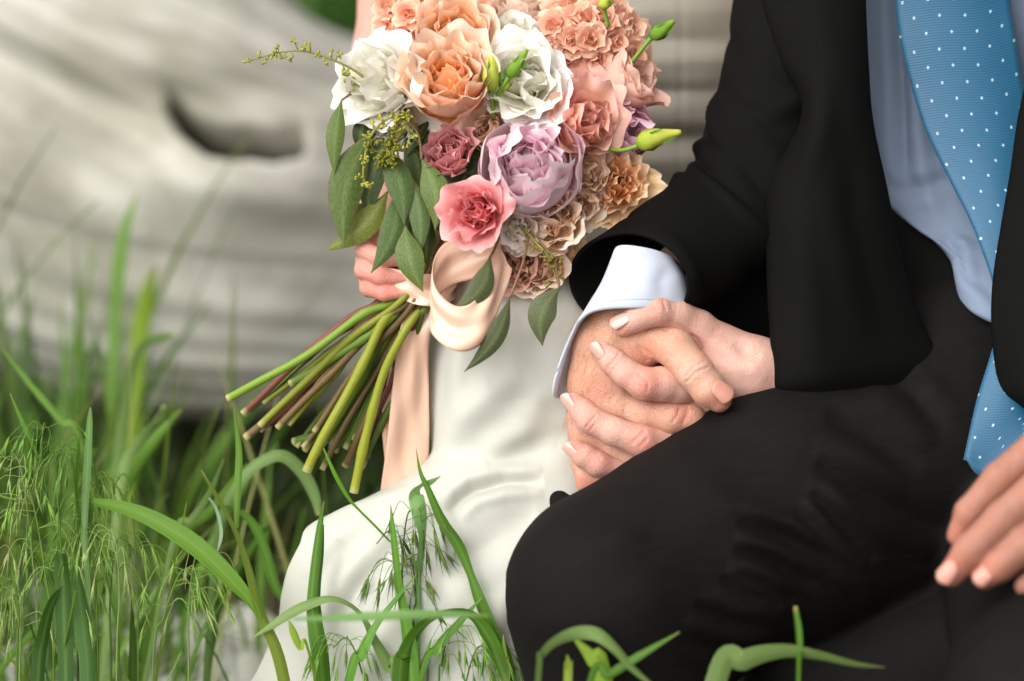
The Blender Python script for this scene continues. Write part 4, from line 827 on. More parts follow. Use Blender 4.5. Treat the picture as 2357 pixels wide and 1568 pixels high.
def cluster(cx, cy, rx, ry, z, n_, R, seed, zr=60):
    r = np.random.default_rng(seed); out = []; k = 0
    while len(out) < n_ and k < 4000:
        k += 1; a, q = r.uniform(-1, 1, 2)
        if a * a + q * q > 1: continue
        x, y = cx + a * rx, cy + q * ry
        if any((x - o[0]) ** 2 + (y - o[1]) ** 2 < (R * 0.92) ** 2 for o in out): continue
        out.append((x, y, z + zr * (a * a + q * q) - 10 + r.normal(0, 8), R * r.uniform(0.85, 1.15), a * 0.7, -q * 0.6, 0.9))
    return out
stock('dusty peach stock with many small frilled florets', cluster(1345, 92, 118, 92, 120, 22, 40, 5), 41)
stock('pale peach stock florets beside the white lisianthus', cluster(935, 58, 62, 88, 150, 12, 36, 6), 42)
stock('peach stock florets above the garden rose', cluster(1090, 22, 72, 40, 190, 8, 36, 7), 43)
# buds
def bud(label, pts, width, colr, seed):
    r = np.random.default_rng(seed); bo = empty('flower_bud', P1(*pts[0]), parent=bouquet); bo['label'] = label
    P_ = np.array(pts, float); prof = np.interp(np.linspace(0, 1, 16), [0, 0.12, 0.35, 0.6, 0.85, 1], [0.35, 0.8, 1, 0.82, 0.42, 0.22]) * width / 2
    C = catmull(P_[-3:], 16); V, F, uv = tube(C, prof, 12)
    ang = np.tile(np.linspace(0, 2 * np.pi, 12, endpoint=False), 16); tw = np.repeat(np.linspace(0, 1, 16), 12) * 2.5
    V[:192] += (V[:192] - np.repeat(C, 12, 0)) * (0.13 * np.sin(5 * ang + tw * 2))[:, None]
    k = np.clip(uv[:, 1:2], 0, 1); mk('bud', QW(V), F, M['petal'], bo, col=np.array(colr[0]) * (1 - k) + np.array(colr[1]) * k)
    sV, sF, su = tube(P_[:-2], [5] * (len(P_) - 3) + [6], 7, seg=14); mk('stem', QW(sV), sF, M['stem'], bo, col=c8(110, 140, 50))
    for q in range(3):
        a = 2.1 * q + 0.3; off = np.array([math.cos(a), math.sin(a) * 0.6, -0.5 + 0.3 * math.sin(a)]) * width * 0.52
        b0, b1 = C[0], C[11]; pt = [(*(b0), 4), (*((b0 + b1) / 2 + off), 6), (*(b1 + off * 1.0), 1)]
        v, f, u = strip(pt, 8); mk('sepal', QW(v), f, M['leaf'], bo, col=c8(96, 140, 52), uv=u)
YG = (c8(150, 176, 50), c8(214, 214, 96)); GG = (c8(96, 140, 40), c8(140, 176, 60))
bud('yellow green bud standing before the white lisianthus', [(1136, 270, 20), (1132, 225, -30), (1131, 210, -40), (1130, 165, -48), (1132, 128, -46)], 46, YG, 1)
bud('thin green pointed bud over the white lisianthus', [(1136, 232, -10), (1156, 200, -40), (1170, 178, -46), (1190, 150, -52), (1214, 114, -50)], 32, GG, 2)
bud('yellow bud lying beside the first bud', [(1140, 240, 0), (1150, 222, -20), (1156, 206, -26), (1164, 192, -30), (1170, 176, -30)], 26, YG, 3)
bud('pale yellow green bud pointing to the sleeve', [(1380, 340, 30), (1430, 346, -10), (1468, 336, -26), (1505, 318, -30), (1568, 304, -28)], 50, YG, 4)
bud('green bud on a thin stem above the dusty rose', [(1440, 160, 110), (1480, 110, 100), (1498, 88, 96), (1525, 68, 92), (1552, 48, 90)], 36, GG, 5)
bud('small green bud at the top edge', [(1400, 60, 90), (1392, 30, 80), (1390, 20, 76), (1392, 5, 70), (1400, -18, 68)], 30, YG, 6)
# eucalyptus leaves
LG = c8(98, 118, 60); LB = c8(88, 112, 66); LO = c8(112, 120, 42); LD_ = c8(58, 78, 38); LT = c8(94, 102, 72)
def eleaf(base, tip, w, z0, z1, bend, col, tw=0.15, name='leaf', par=None):
    b0 = np.array(base, float); t0 = np.array(tip, float); d = t0 - b0; nrm = np.array([-d[1], d[0]]) * bend
    prof = [(0, 0.06), (0.1, 0.28), (0.28, 0.82), (0.45, 1.0), (0.62, 0.86), (0.8, 0.48), (0.93, 0.16), (1.0, 0.02)]
    pts = [(*(b0 + d * s + nrm * math.sin(math.pi * s)), z0 + (z1 - z0) * s - 14 * math.sin(math.pi * s), w * k, tw + 0.3 * (s - 0.5)) for s, k in prof]
    v, f, u = strip(pts, 22, 0.22, 7)
    c = np.tile(np.asarray(col, float), (len(v), 1)); mid = np.exp(-(u[:, 0:1] / 0.09) ** 2) * 0.35; c = c * (1 - mid) + c8(150, 160, 104) * mid
    ed = np.clip((np.abs(u[:, 0:1]) - 0.9) / 0.1, 0, 1) * 0.3; c = c * (1 - ed) + c8(120, 96, 60) * ed
    mk(name, QW(v), f, M['leaf'], bouquet if par is None else par, col=c, uv=u)
EL = [((787, 229), (770, 404), 44, 20, 10, 0.04, LG), ((857, 300), (792, 570), 86, 40, 20, 0.10, LG * 0.9), ((893, 440), (746, 578), 62, 70, 60, -0.10, LO), ((880, 330), (930, 520), 66, 6, -14, -0.08, LB), ((971, 366), (1001, 530), 66, -18, -30, -0.10, LG),
      ((943, 400), (966, 592), 50, 10, -4, -0.06, LB), ((915, 430), (853, 630), 62, 20, 0, -0.10, LB), ((933, 520), (974, 672), 66, -10, -24, 0.06, LG), ((1000, 500), (985, 615), 46, 40, 30, 0.1, LD_), ((850, 255), (832, 360), 40, 60, 60, 0.1, LD_),
      ((1128, 590), (1043, 712), 56, -60, -76, -0.16, LT), ((1174, 683), (1068, 856), 46, -64, -60, -0.10, LT * 0.85), ((1288, 662), (1249, 797), 66, -60, -56, 0.16, LT), ((905, 300), (850, 520), 66, 80, 70, 0.1, LD_), ((930, 300), (960, 480), 60, 74, 70, -0.1, LD_),
      ((868, 300), (820, 470), 56, 84, 80, 0.12, LB * 0.8), ((1010, 420), (1040, 560), 50, 70, 60, 0.1, LD_), ((960, 470), (930, 640), 46, 50, 40, 0.1, LD_), ((1060, 430), (1050, 560), 46, 60, 56, -0.1, LD_), ((860, 470), (800, 540), 50, 90, 90, 0.1, LO * 0.8)]
for k, (b0, t0, w, z0, z1, bd_, cl) in enumerate(EL): eleaf(b0, t0, w, z0, z1, bd_, cl, tw=random.uniform(-0.3, 0.35))
r_ = np.random.default_rng(3)
for (x, y, an, L) in ((1000, 300, 0.3, 120), (1110, 300, 0.8, 110), (1140, 290, 1.4, 110), (1060, 400, -0.4, 100), (1080, 330, 0.2, 110), (975, 330, 1.0, 110), (1130, 420, 2.2, 100), (1020, 420, 1.2, 120), (990, 390, 0.4, 110), (1150, 460, 1.0, 100)):
    eleaf((x, y), (x + L * math.cos(an), y + L * math.sin(an)), 56, 74, 84, 0.1, LD_ * 0.9, tw=0.2)
for k in range(90):                                                    # greenery filling the gaps between blooms
    a = r_.uniform(0, 6.28); q = math.sqrt(r_.uniform(0, 1)); x, y = 1190 + 250 * q * math.cos(a), 320 + 290 * q * math.sin(a); an = r_.uniform(0, 6.28); L = r_.uniform(60, 110)
    eleaf((x, y), (x + L * math.cos(an), y + L * math.sin(an)), r_.uniform(30, 50), (290 if (y < 260 or x > 1230) else 90), (280 if (y < 260 or x > 1230) else 80) + r_.uniform(-30, 30), r_.uniform(-0.15, 0.15), LD_ * r_.uniform(0.7, 1.1), tw=r_.uniform(-0.6, 0.6))
for y_ in (583,):                                                      # stalks that carry the hanging leaves
    for pts in ([(1150, 540, 0), (1140, 570, -40), (1128, 592, -60)], [(1220, 520, 0), (1205, 600, -50), (1174, 685, -64)], [(1210, 520, 0), (1270, 590, -50), (1282, 630, -58), (1288, 664, -60)], [(830, 205, 40), (810, 215, 30), (787, 230, 20)], [(930, 265, 10), (962, 310, -10), (971, 368, -18)]):
        V, F, u = tube(pts, [3.2] * len(pts), 6, seg=16); mk('leaf_stalk', QW(V), F, M['stem'], bouquet, col=c8(122, 96, 70))
# seeded eucalyptus sprigs
def sprig(label, path, rad_, nclus, colr, seed, spread=26, sub=1.0):
    r = np.random.default_rng(seed); so_ = empty('seeded_sprig', P1(*path[0]), parent=bouquet); so_['label'] = label
    V, F, u = tube(path, np.linspace(rad_, rad_ * 0.5, len(path)), 6, seg=26); mk('twig', QW(V), F, M['stem'], so_, col=c8(132, 128, 62))
    C = catmull(np.array(path, float), 60); parts = []
    for k in range(nclus):
        t = (k + 1.0) / nclus; p = C[min(59, int(18 + 41 * t))]; d = r.normal(0, 1, 3); d[2] = -abs(d[2]) * 0.6; d /= np.linalg.norm(d); q = p + d * spread * r.uniform(0.3, 1) * sub
        tv, tf, tu = tube([p, (p + q) / 2 + r.normal(0, 2, 3), q], [1.6, 1.4, 1.2], 4, cap=False); parts.append((QW(tv), tf, c8(132, 136, 58), None))
        for _ in range(4):
            e = r.normal(0, 1, 3); e /= np.linalg.norm(e); s1 = q + e * 10
            sv, sf, su = tube([q, q + e * 4, q + e * 8, s1, s1 + e * 3], [1.2, 2.0, 3.6, 3.2, 0.6], 5, cap=False); parts.append((QW(sv), sf, np.array(colr) * r.uniform(0.8, 1.15), None))
    V, F, C2, U = join_parts(parts); g = mk('seeds', V, F, M['seed'], so_, col=C2); g['kind'] = 'stuff'
SG = c8(168, 166, 70)
sprig('thin seeded eucalyptus sprig reaching out over the log', [(860, 200, 40), (820, 165, 20), (770, 140, 10), (700, 118, 6), (640, 122, 4), (582, 138, 4)], 3.2, 16, SG, 1, 24)
sprig('small seeded tip beside the sideways white lisianthus', [(850, 215, 30), (820, 200, 20), (808, 190, 16), (800, 176, 14)], 3, 8, SG, 2, 18)
sprig('curled seeded eucalyptus sprig hanging over dark leaves', [(960, 300, 20), (940, 268, -20), (900, 270, -34), (862, 300, -40), (842, 350, -44), (836, 400, -44), (842, 432, -44)], 4.2, 14, SG, 3, 16)
sprig('dense cluster of green seeds above the hanging leaves', [(930, 300, 10), (915, 320, -10), (900, 335, -20), (890, 350, -24), (880, 362, -24)], 4, 36, c8(132, 132, 44), 4, 52)
sprig('seed tips under the peach garden rose', [(970, 340, 10), (950, 310, -20), (935, 290, -28), (925, 280, -30), (945, 310, -30)], 3, 9, SG, 5, 30)
sprig('brown seeded twig under the amber carnation', [(1200, 520, 0), (1235, 560, -40), (1262, 590, -52), (1280, 640, -54)], 3.6, 12, c8(140, 120, 66), 6, 34)
# stems
GRN = c8(118, 146, 46); YGR = c8(142, 148, 46); BRN = c8(104, 84, 54); RED = c8(120, 66, 60); DGR = c8(84, 108, 38)
ST = [([(1040, 440, 90), (930, 668, 76), (830, 728, 60), (700, 820, 30), (600, 878, 16), (522, 918, 6)], 11, GRN), ([(1040, 450, 110), (900, 672, 100), (800, 732, 96), (680, 840, 90), (556, 952, 84)], 9, RED),
      ([(1050, 450, 80), (950, 672, 66), (850, 770, 50), (760, 830, 36), (668, 884, 24)], 11, DGR * 1.25), ([(1040, 450, 100), (940, 672, 92), (800, 800, 84), (670, 915, 70), (568, 1008, 56)], 11, BRN), ([(1040, 450, 100), (948, 674, 90), (840, 780, 76), (740, 890, 70), (676, 962, 70)], 11, YGR),
      ([(1050, 450, 90), (968, 672, 74), (900, 720, 50), (845, 815, 24), (770, 960, 6), (706, 1086, -4)], 13, YGR * 0.95), ([(1060, 450, 80), (985, 672, 66), (930, 770, 44), (880, 860, 30), (850, 985, 20), (812, 1134, 14)], 12, YGR), ([(1060, 450, 100), (975, 674, 96), (900, 830, 80), (830, 1000, 76), (792, 1072, 74)], 10, BRN),
      ([(1050, 450, 110), (960, 674, 106), (860, 830, 104), (760, 980, 104), (676, 1018, 110)], 12, DGR), ([(1050, 450, 110), (970, 674, 110), (880, 860, 110), (810, 980, 112), (766, 1034, 112)], 12, DGR * 1.2), ([(1060, 450, 110), (985, 674, 108), (920, 830, 104), (870, 960, 100), (846, 1052, 100)], 10, BRN * 1.1),
      ([(1050, 450, 70), (955, 672, 56), (870, 745, 44), (760, 860, 40), (640, 985, 36)], 9, BRN * 1.2), ([(1060, 450, 90), (990, 672, 86), (935, 740, 70), (880, 860, 62), (826, 1046, 60)], 10, DGR * 1.3), ([(1050, 450, 84), (962, 672, 80), (880, 770, 66), (820, 900, 50), (740, 1020, 44)], 11, DGR), ([(1060, 450, 60), (1000, 672, 60), (950, 740, 50), (905, 840, 44), (870, 960, 40)], 10, GRN * 0.8), ([(1050, 450, 110), (930, 674, 116), (820, 760, 112), (700, 900, 110), (600, 990, 110)], 9, RED * 0.9)]
rs_ = np.random.default_rng(31)
for k in range(22):
    q = rs_.random(); ex, ey = 560 + 300 * q + rs_.normal(0, 20), 960 + 110 * q + rs_.normal(0, 30); zz = rs_.uniform(40, 130)
    ST.append(([(1050, 450, 100), (930 + 60 * q, 672, zz), (930 + 60 * q + (ex - 930 - 60 * q) * 0.45 + rs_.normal(0, 12), 672 + (ey - 672) * 0.42, zz - 6), (ex, ey, zz - 10 + rs_.normal(0, 14))], rs_.uniform(6, 10), [GRN, DGR, BRN, YGR, DGR * 0.8, RED][int(rs_.integers(6))] * rs_.uniform(0.75, 1.1)))
for k, (pts, r0, cl) in enumerate(ST):
    cl = cl * 0.82; rr = np.full(40, float(r0) * 0.88); 
    for q in range(2): rr += 2.2 * np.exp(-((np.arange(40) - random.randint(8, 34)) / 1.2) ** 2)
    P_ = catmull(np.array(pts, float), 40); P_[:, 2] += 130 * np.clip(np.linspace(-0.6, 1, 40), 0, 1); P_[:, 0] += 3 * np.sin(np.arange(40) * 0.35 + k); V, F, u = tube(P_, rr, 10)
    t = u[:, 1:2]; col = cl * (0.9 + 0.25 * t) ; col = np.where(t > 0.985, c8(196, 190, 130), np.clip(col, 0, 1)); mk('stem', QW(V), F, M['stem'], bouquet, col=col)
# ribbon: a loop and two tails
rb = empty('ribbon', P1(1060, 640, 0), parent=bouquet); rb['label'] = 'peach satin ribbon tied round the stems'
def band(name, pts, wdir, nseg=60, nw=15):
    C = catmull(np.array(pts, float), nseg); wd = catmull(np.array(wdir, float), nseg); us = np.linspace(-1, 1, nw)
    Tn = np.gradient(C, axis=0); Nn = np.cross(Tn, wd); Nn /= np.linalg.norm(Nn, axis=1)[:, None] + 1e-9; tt = np.linspace(0, 1, nseg)
    off = 7 * (us[None] ** 2 - 0.4) * np.sin(tt * 9 + 1)[:, None] + 4 * np.sin(us[None] * 3.5 + tt[:, None] * 14) + 3 * np.sin(us[None] * 6 - tt[:, None] * 9)
    V = C[:, None] + us[None, :, None] * wd[:, None] / 2 + off[..., None] * Nn[:, None]; uv = np.stack([np.tile(us * 0.5 + 0.5, nseg), np.repeat(np.linspace(0, 1, nseg), nw)], -1)
    mk(name, QW(V.reshape(-1, 3)), grid_faces(nseg, nw), M['ribbon'], rb, uv=uv, solid=0.0003)
band('ribbon_loop', [(1150, 560, 10), (1090, 590, 20), (1030, 610, 20), (994, 660, -20), (1000, 716, -66), (1048, 756, -92), (1098, 744, -88), (1128, 690, -60), (1150, 620, -20), (1160, 580, 0)],
     [(30, 90, 0), (20, 96, 10), (10, 100, 14), (-6, 100, 10), (-8, 104, 0), (0, 104, -8), (10, 104, -6), (24, 96, 0), (30, 86, 0), (30, 80, 0)], 90)
band('ribbon_tail', [(1010, 600, 60), (985, 690, 62), (955, 770, 72), (945, 900, 112), (938, 1020, 150), (930, 1150, 190)], [(70, 20, 20), (82, 30, 20), (70, 10, 10), (84, 6, 12), (98, 0, 20), (110, 0, 20)], 60)
band('ribbon_tail', [(1020, 600, 70), (970, 720, 84), (930, 850, 120), (912, 960, 150), (925, 1060, 176), (950, 1150, 200)], [(70, 20, 30), (72, 20, 40), (60, 10, 40), (66, 0, 30), (80, 6, 10), (90, 10, 0)], 60)
band('ribbon_wrap', [(900, 640, 150), (905, 650, 60), (950, 664, 30), (1000, 668, 30), (1040, 660, 60), (1045, 650, 140)], [(20, 60, 0), (20, 70, 0), (16, 74, 0), (10, 74, 0), (0, 70, 0), (0, 60, 0)], 40)
# ------------------------------------------------------------------ grass
def z4(x, y): return (0.5789 * x, 660 + 0.579 * y)
def z5(x, y): return (565.7 + 0.3686 * x, 990 + 0.3686 * y)
def z7(x, y): return (1131.4 + 0.52 * x, 848.5 + 0.52 * y)
def to_ground(p, dz):
    """pixel row at which the ground lies for this column and depth"""
    for y in range(1500, 2900, 10):
        w = QW([[p[0], y, dz]])[0]
        if w[2] < ground_z(w[0], w[1]): return float(y)
    return 2900.0
G1 = c8(92, 138, 42); G2 = c8(116, 158, 60); G3 = c8(144, 172, 102); G4 = c8(64, 102, 38); G5 = c8(150, 180, 56); G6 = c8(130, 160, 92)
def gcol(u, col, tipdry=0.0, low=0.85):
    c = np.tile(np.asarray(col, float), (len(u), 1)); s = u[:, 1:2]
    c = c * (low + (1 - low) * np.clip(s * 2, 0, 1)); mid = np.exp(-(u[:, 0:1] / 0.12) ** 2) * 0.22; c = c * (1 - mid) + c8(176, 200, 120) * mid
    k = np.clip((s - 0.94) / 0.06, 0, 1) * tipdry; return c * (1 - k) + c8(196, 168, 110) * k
def hero(label, conv, pts, sc, dz, col, group='broad grass blades around the couple', dz2=None, ext=True, dry=0.4, name='grass_blade'):
    """blade from base to tip: (x, y, width[, twist])"""
    n_ = len(pts); P_ = []; tw0 = 0.75 * math.sin(pts[0][0] * 1.7 + pts[0][1]); sc = sc * (1 + 0.2 * abs(tw0))
    for i, p in enumerate(pts):
        x, y = conv(p[0], p[1]); z = dz + (0 if dz2 is None else (dz2 - dz) * i / (n_ - 1)); P_.append((x, y, z, p[2] * sc, p[3] if len(p) > 3 else tw0 + 0.45 * math.sin(i * 0.8 + pts[0][0])))
    if ext:
        x0, y0, z0, w0, t0 = P_[0]; dx = P_[0][0] - P_[1][0]; dy = max(20, P_[0][1] - P_[1][1]); gy_ = to_ground((x0, y0), z0)
        if gy_ > y0 + 30:
            k = np.clip(dx / dy, -0.5, 0.5) * 0.4; P_ = [(x0 + k * (gy_ - y0), gy_ + 12, z0, w0 * 0.75, t0), (x0 + k * 0.5 * (gy_ - y0), (gy_ + y0) / 2, z0, w0 * 0.95, t0)] + P_
    v, f, u = strip(P_, 10 + 8 * len(P_), 0.16, 7); b_ = QW([P_[0][:3]])[0]
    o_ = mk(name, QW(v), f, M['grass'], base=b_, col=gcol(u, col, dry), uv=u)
    tag(o_, label, 'grass', group); return o_
hero('long pale blade arching sideways off the thick yellowish stem', z4, [(1035, 1325, 24), (1000, 1260, 44), (930, 1175, 66), (780, 1032, 74), (620, 930, 64), (480, 876, 46), (340, 853, 22), (268, 853, 3)], 0.579, -30, G2 * 1.08, ext=False)
hero('thick yellowish green stem with a dry tip leaning over brown soil', z4, [(1130, 1568, 46), (1040, 1310, 46), (980, 1090, 44), (930, 955, 40), (862, 832, 30), (800, 728, 6)], 0.579, -30, c8(138, 158, 62), dry=1)
hero('narrow upright blade rising beside the bouquet stems', z4, [(940, 960, 18), (945, 800, 26), (950, 650, 24), (930, 484, 4)], 0.579, -10, G2, ext=False)
hero('grey green blade arched below the bouquet stem ends', z4, [(850, 1150, 36), (890, 900, 40), (960, 775, 44), (1030, 702, 46), (1120, 672, 52), (1200, 735, 50), (1250, 830, 44), (1266, 910, 20)], 0.579, 420, G6)
hero('tall cut stalk with a frayed straw tip', z4, [(370, 1568, 26), (350, 1350, 24), (345, 1150, 24), (335, 975, 22), (345, 760, 30), (354, 560, 30), (357, 500, 24), (359, 478, 4)], 0.579, -40, c8(110, 146, 84), dry=1)
hero('thin pointed blade against the frayed stalk', z4, [(340, 1000, 16), (308, 850, 18), (306, 740, 20), (318, 590, 3)], 0.579, -36, G1, ext=False)
hero('small dark pointed blade over loose grass heads', z4, [(150, 680, 20), (125, 620, 20), (88, 540, 18), (40, 424, 4)], 0.579, 10, G1, ext=False)
hero('pale blade leaning out of the grass clump before the log', z4, [(330, 640, 20), (240, 530, 24), (130, 400, 22), (10, 248, 6)], 0.579, 620, G2)
hero('broad dark blade standing before the dress train', z4, [(262, 1568, 58), (256, 1350, 66), (250, 1180, 62), (240, 1062, 52)], 0.579, -50, G4 * 1.1, dry=0)
hero('broad blue green blade next to the dark blade', z4, [(350, 1568, 56), (336, 1400, 66), (316, 1240, 64), (300, 1120, 46)], 0.579, -56, c8(96, 136, 74), dry=0)
hero('dark curved blade low in the clump', z4, [(150, 1568, 50), (170, 1400, 56), (205, 1260, 46), (250, 1190, 10)], 0.579, -60, G4)
hero('grey green ribbon like blade folding over near the log', z4, [(470, 900, 44), (470, 720, 48), (500, 480, 46), (528, 330, 48), (570, 235, 50), (640, 205, 40), (690, 190, 14)], 0.579, 1100, G6 * 1.05)
hero('bright blade reaching towards the log shadow', z4, [(480, 900, 36), (540, 720, 40), (620, 600, 40), (720, 488, 8)], 0.579, 760, G2)
hero('twisted blade with a shiny back', z4, [(470, 860, 36), (510, 680, 42, 0.2), (590, 570, 44, 0.9), (650, 480, 40, 1.9), (640, 520, 26, 2.4), (560, 590, 6, 2.6)], 0.579, 680, G3)
hero('pale thin blade over the dark gap', z4, [(690, 1010, 22), (760, 930, 30), (830, 830, 28), (890, 685, 8)], 0.579, 420, G6)
hero('curved blade crossing behind the thick stem', z4, [(600, 1350, 30), (720, 1000, 34), (830, 900, 34), (940, 760, 24), (985, 700, 6)], 0.579, 480, G2)
hero('drooping pale leaf hanging by the thick stem', z4, [(830, 840, 14), (860, 890, 30), (878, 980, 28), (862, 1060, 6)], 0.579, 10, c8(170, 196, 170), ext=False)
hero('blade arching over dark soil behind the thick stem', z4, [(1150, 1330, 34), (1090, 1180, 36), (1040, 1010, 36), (985, 920, 30), (910, 880, 20), (870, 890, 8)], 0.579, 420, G1)
hero('blade leaning towards the skirt from dark soil', z4, [(870, 1300, 26), (930, 1150, 30), (1010, 1030, 26), (1075, 930, 8)], 0.579, 460, G1 * 0.9)
hero('bright blurred leaf standing before the log', z4, [(520, 700, 40), (545, 300, 60), (580, 60, 64), (620, -80, 20)], 0.579, 1800, G5, dry=0)
hero('pointed blurred blade against the pale log', z4, [(440, 500, 30), (455, 150, 44), (485, -180, 44), (545, -370, 6)], 0.579, 1800, G2, dry=0)
# blades in front of the skirt
hero('slim bright blade leaning left before the skirt', z5, [(905, 700, 14), (800, 590, 30), (700, 490, 34), (640, 420, 34), (560, 280, 28), (485, 113, 8)], 0.3686, -20, c8(118, 176, 48), ext=False)
hero('long green blade sweeping across the white skirt', z5, [(1650, 1568, 90), (1560, 1310, 92), (1460, 1060, 78), (1405, 905, 50), (1330, 725, 72), (1225, 565, 66), (1140, 372, 40), (1090, 262, 22), (1062, 108, 3)], 0.3686, -40, G1 * 0.98)
hero('pale folded blade bent over before the skirt', z5, [(1080, 1100, 26), (1085, 870, 50), (1105, 650, 92), (1070, 450, 88, 0.1), (1062, 395, 76, 0.7), (1095, 350, 54, 1.2), (1150, 328, 36, 0.5), (1218, 288, 3)], 0.3686, -26, c8(140, 184, 116))
hero('tall tapering blade with a red tip at the skirt edge', z5, [(480, 1568, 124), (440, 1260, 100), (412, 1080, 60), (432, 820, 44), (462, 610, 38), (488, 443, 4)], 0.3686, -36, G1, dry=1)
hero('dark blade paired with the red tipped blade', z5, [(470, 1400, 40), (445, 1040, 44), (468, 760, 40), (486, 590, 8)], 0.3686, -10, G4 * 1.1)
hero('pale blade arching over in front of the skirt hem', z5, [(960, 1568, 84), (900, 1480, 82), (800, 1300, 70), (735, 1170, 62), (650, 1090, 60), (540, 1054, 56), (440, 1072, 58), (300, 1132, 58), (160, 1222, 38), (36, 1300, 4)], 0.3686, -44, G3 * 0.9)
hero('straight stout stalk rising up the middle of the skirt', z5, [(1040, 1568, 96), (1000, 1210, 84), (955, 960, 60), (925, 690, 46), (905, 470, 5)], 0.3686, -50, c8(100, 150, 48))
hero('wide blade arching into a hoop before the skirt', z5, [(960, 1568, 90), (985, 1430, 96), (1055, 1275, 92), (1160, 1180, 84), (1290, 1136, 80), (1420, 1165, 84), (1520, 1300, 92), (1580, 1450, 80), (1640, 1600, 40)], 0.3686, -60, G1 * 0.92)
hero('straight slanting blade crossing under the hoop', z5, [(1080, 1568, 62), (1200, 1355, 64), (1330, 1205, 44), (1474, 1046, 4)], 0.3686, -54, G1)
hero('slanting blade with a thin raised tip', z5, [(640, 1568, 104), (720, 1400, 84), (805, 1230, 44), (950, 1040, 24), (1082, 886, 4)], 0.3686, -58, c8(104, 158, 58))
hero('small bright sprout by the hem', z5, [(405, 1430, 20), (340, 1360, 36), (300, 1270, 42), (270, 1190, 10)], 0.3686, -50, G5)
hero('stubby pointed shoot near the knee', z5, [(1630, 1568, 44), (1612, 1420, 48), (1608, 1278, 6)], 0.3686, -60, c8(140, 160, 60), dry=1)
hero('blurred pale blade lying across before the skirt', z5, [(300, 1180, 20), (560, 1172, 44), (850, 1160, 60), (1200, 1150, 50), (1520, 1160, 14)], 0.3686, -560, c8(140, 184, 110), ext=False)
# blades in front of the suit
hero('green blade bent into an arch before the black trouser leg', z7, [(206, 1400, 46, 1.0), (230, 1262, 50, 0.9), (330, 1186, 56, 0.5), (450, 1172, 60, -0.2), (540, 1232, 54, -0.7), (620, 1322, 48, -0.9), (710, 1400, 30, -1.0)], 0.52, -435, G3 * 0.95)
hero('bright short blade inside the arch', z7, [(500, 1400, 74), (450, 1290, 58), (368, 1196, 12)], 0.52, -425, G5)
hero('slanting blade with a blunt tip before the trousers', z7, [(430, 1420, 30, 0.3), (520, 1358, 34, 0.1), (640, 1280, 34, -0.3), (832, 1166, 6, -0.5)], 0.52, -430, G1)
hero('upright narrow blade before the dark trousers', z7, [(1356, 1400, 38), (1362, 1200, 38), (1344, 1052, 18)], 0.52, -445, G1, dry=1)
hero('wide arched blade with a straw tip before the knees', z7, [(990, 1400, 84, 0.2), (1120, 1292, 84, 0.35), (1290, 1252, 66, 0.6), (1450, 1272, 56, 0.9), (1600, 1308, 42, 1.0), (1742, 1324, 4, 0.9)], 0.52, -445, G3 * 0.95, dry=1)
hero('stubby shoot before the shin', z7, [(336, 1420, 36), (342, 1330, 36), (334, 1268, 8)], 0.52, -437, c8(150, 170, 60))

# loose grass, too many to count
def rand_blades(n_, xr, yr, hr, wr, seed, cols, lean=0.35, curve=0.6, xdens=None, keep=None):
    r = np.random.default_rng(seed); parts = []; ns = 9
    while len(parts) < n_:
        x, y = r.uniform(*xr), r.uniform(*yr)
        if keep is not None and not keep(x, y, r): continue
        L = r.uniform(*hr); w = r.uniform(*wr) / 2; a = r.uniform(0, 6.28); ln = abs(r.normal(0, lean)); cv = abs(r.normal(0, curve))
        s = np.linspace(0, 1, ns); th = ln + cv * s ** 1.6; ds = L / (ns - 1)
        hx = np.concatenate([[0], np.cumsum(np.sin(th[1:]) * ds)]); hz = np.concatenate([[0], np.cumsum(np.cos(th[1:]) * ds)])
        X = np.stack([x + hx * math.cos(a), y + hx * math.sin(a), float(ground_z(x, y)) - 0.005 + hz], -1)
        b_ = a + math.pi / 2 + r.normal(0, 0.5); tw = r.normal(0, 0.7); ang = b_ + tw * s
        D = np.stack([np.cos(ang), np.sin(ang), 0 * s], -1) * (w * np.minimum(1, 0.55 + s) * (1 - s ** 3) + 0.0002)[:, None]
        nn = np.array([math.cos(a), math.sin(a), 0.3]) * w * 0.3
        V = np.stack([X - D + nn, X - nn * 0.5, X + D + nn], 1).reshape(-1, 3)
        uv = np.stack([np.tile([-1, 0, 1.0], ns), np.repeat(s, 3)], -1); c = cols[r.integers(len(cols))] * r.uniform(0.75, 1.15)
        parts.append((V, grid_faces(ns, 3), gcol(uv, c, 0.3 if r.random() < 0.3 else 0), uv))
    return parts
GC = [G1, G2 * 0.9, G4, G1 * 0.85, G6 * 0.85, c8(116, 152, 60), G4 * 1.1]
def pxof(x, y, z): 
    rel = np.array([x, y, z]) - CAM; d = rel @ FWD; return (rel @ RIGHT) / d * FPX + W / 2, -(rel @ UP) / d * FPX + H / 2
def keep_left(x, y, r):
    px, _ = pxof(x, y, 0.1); return r.random() < np.interp(px, [-400, 100, 260, 380, 600], [1, 1, 0.55, 0.14, 0.015])
def keep_near(x, y, r):
    px, _ = pxof(x, y, 0.0); return r.random() < np.interp(px, [-300, 250, 480, 700, 1100, 1500, 2400], [1, 1, 0.4, 0.22, 0.12, 0.05, 0.05])
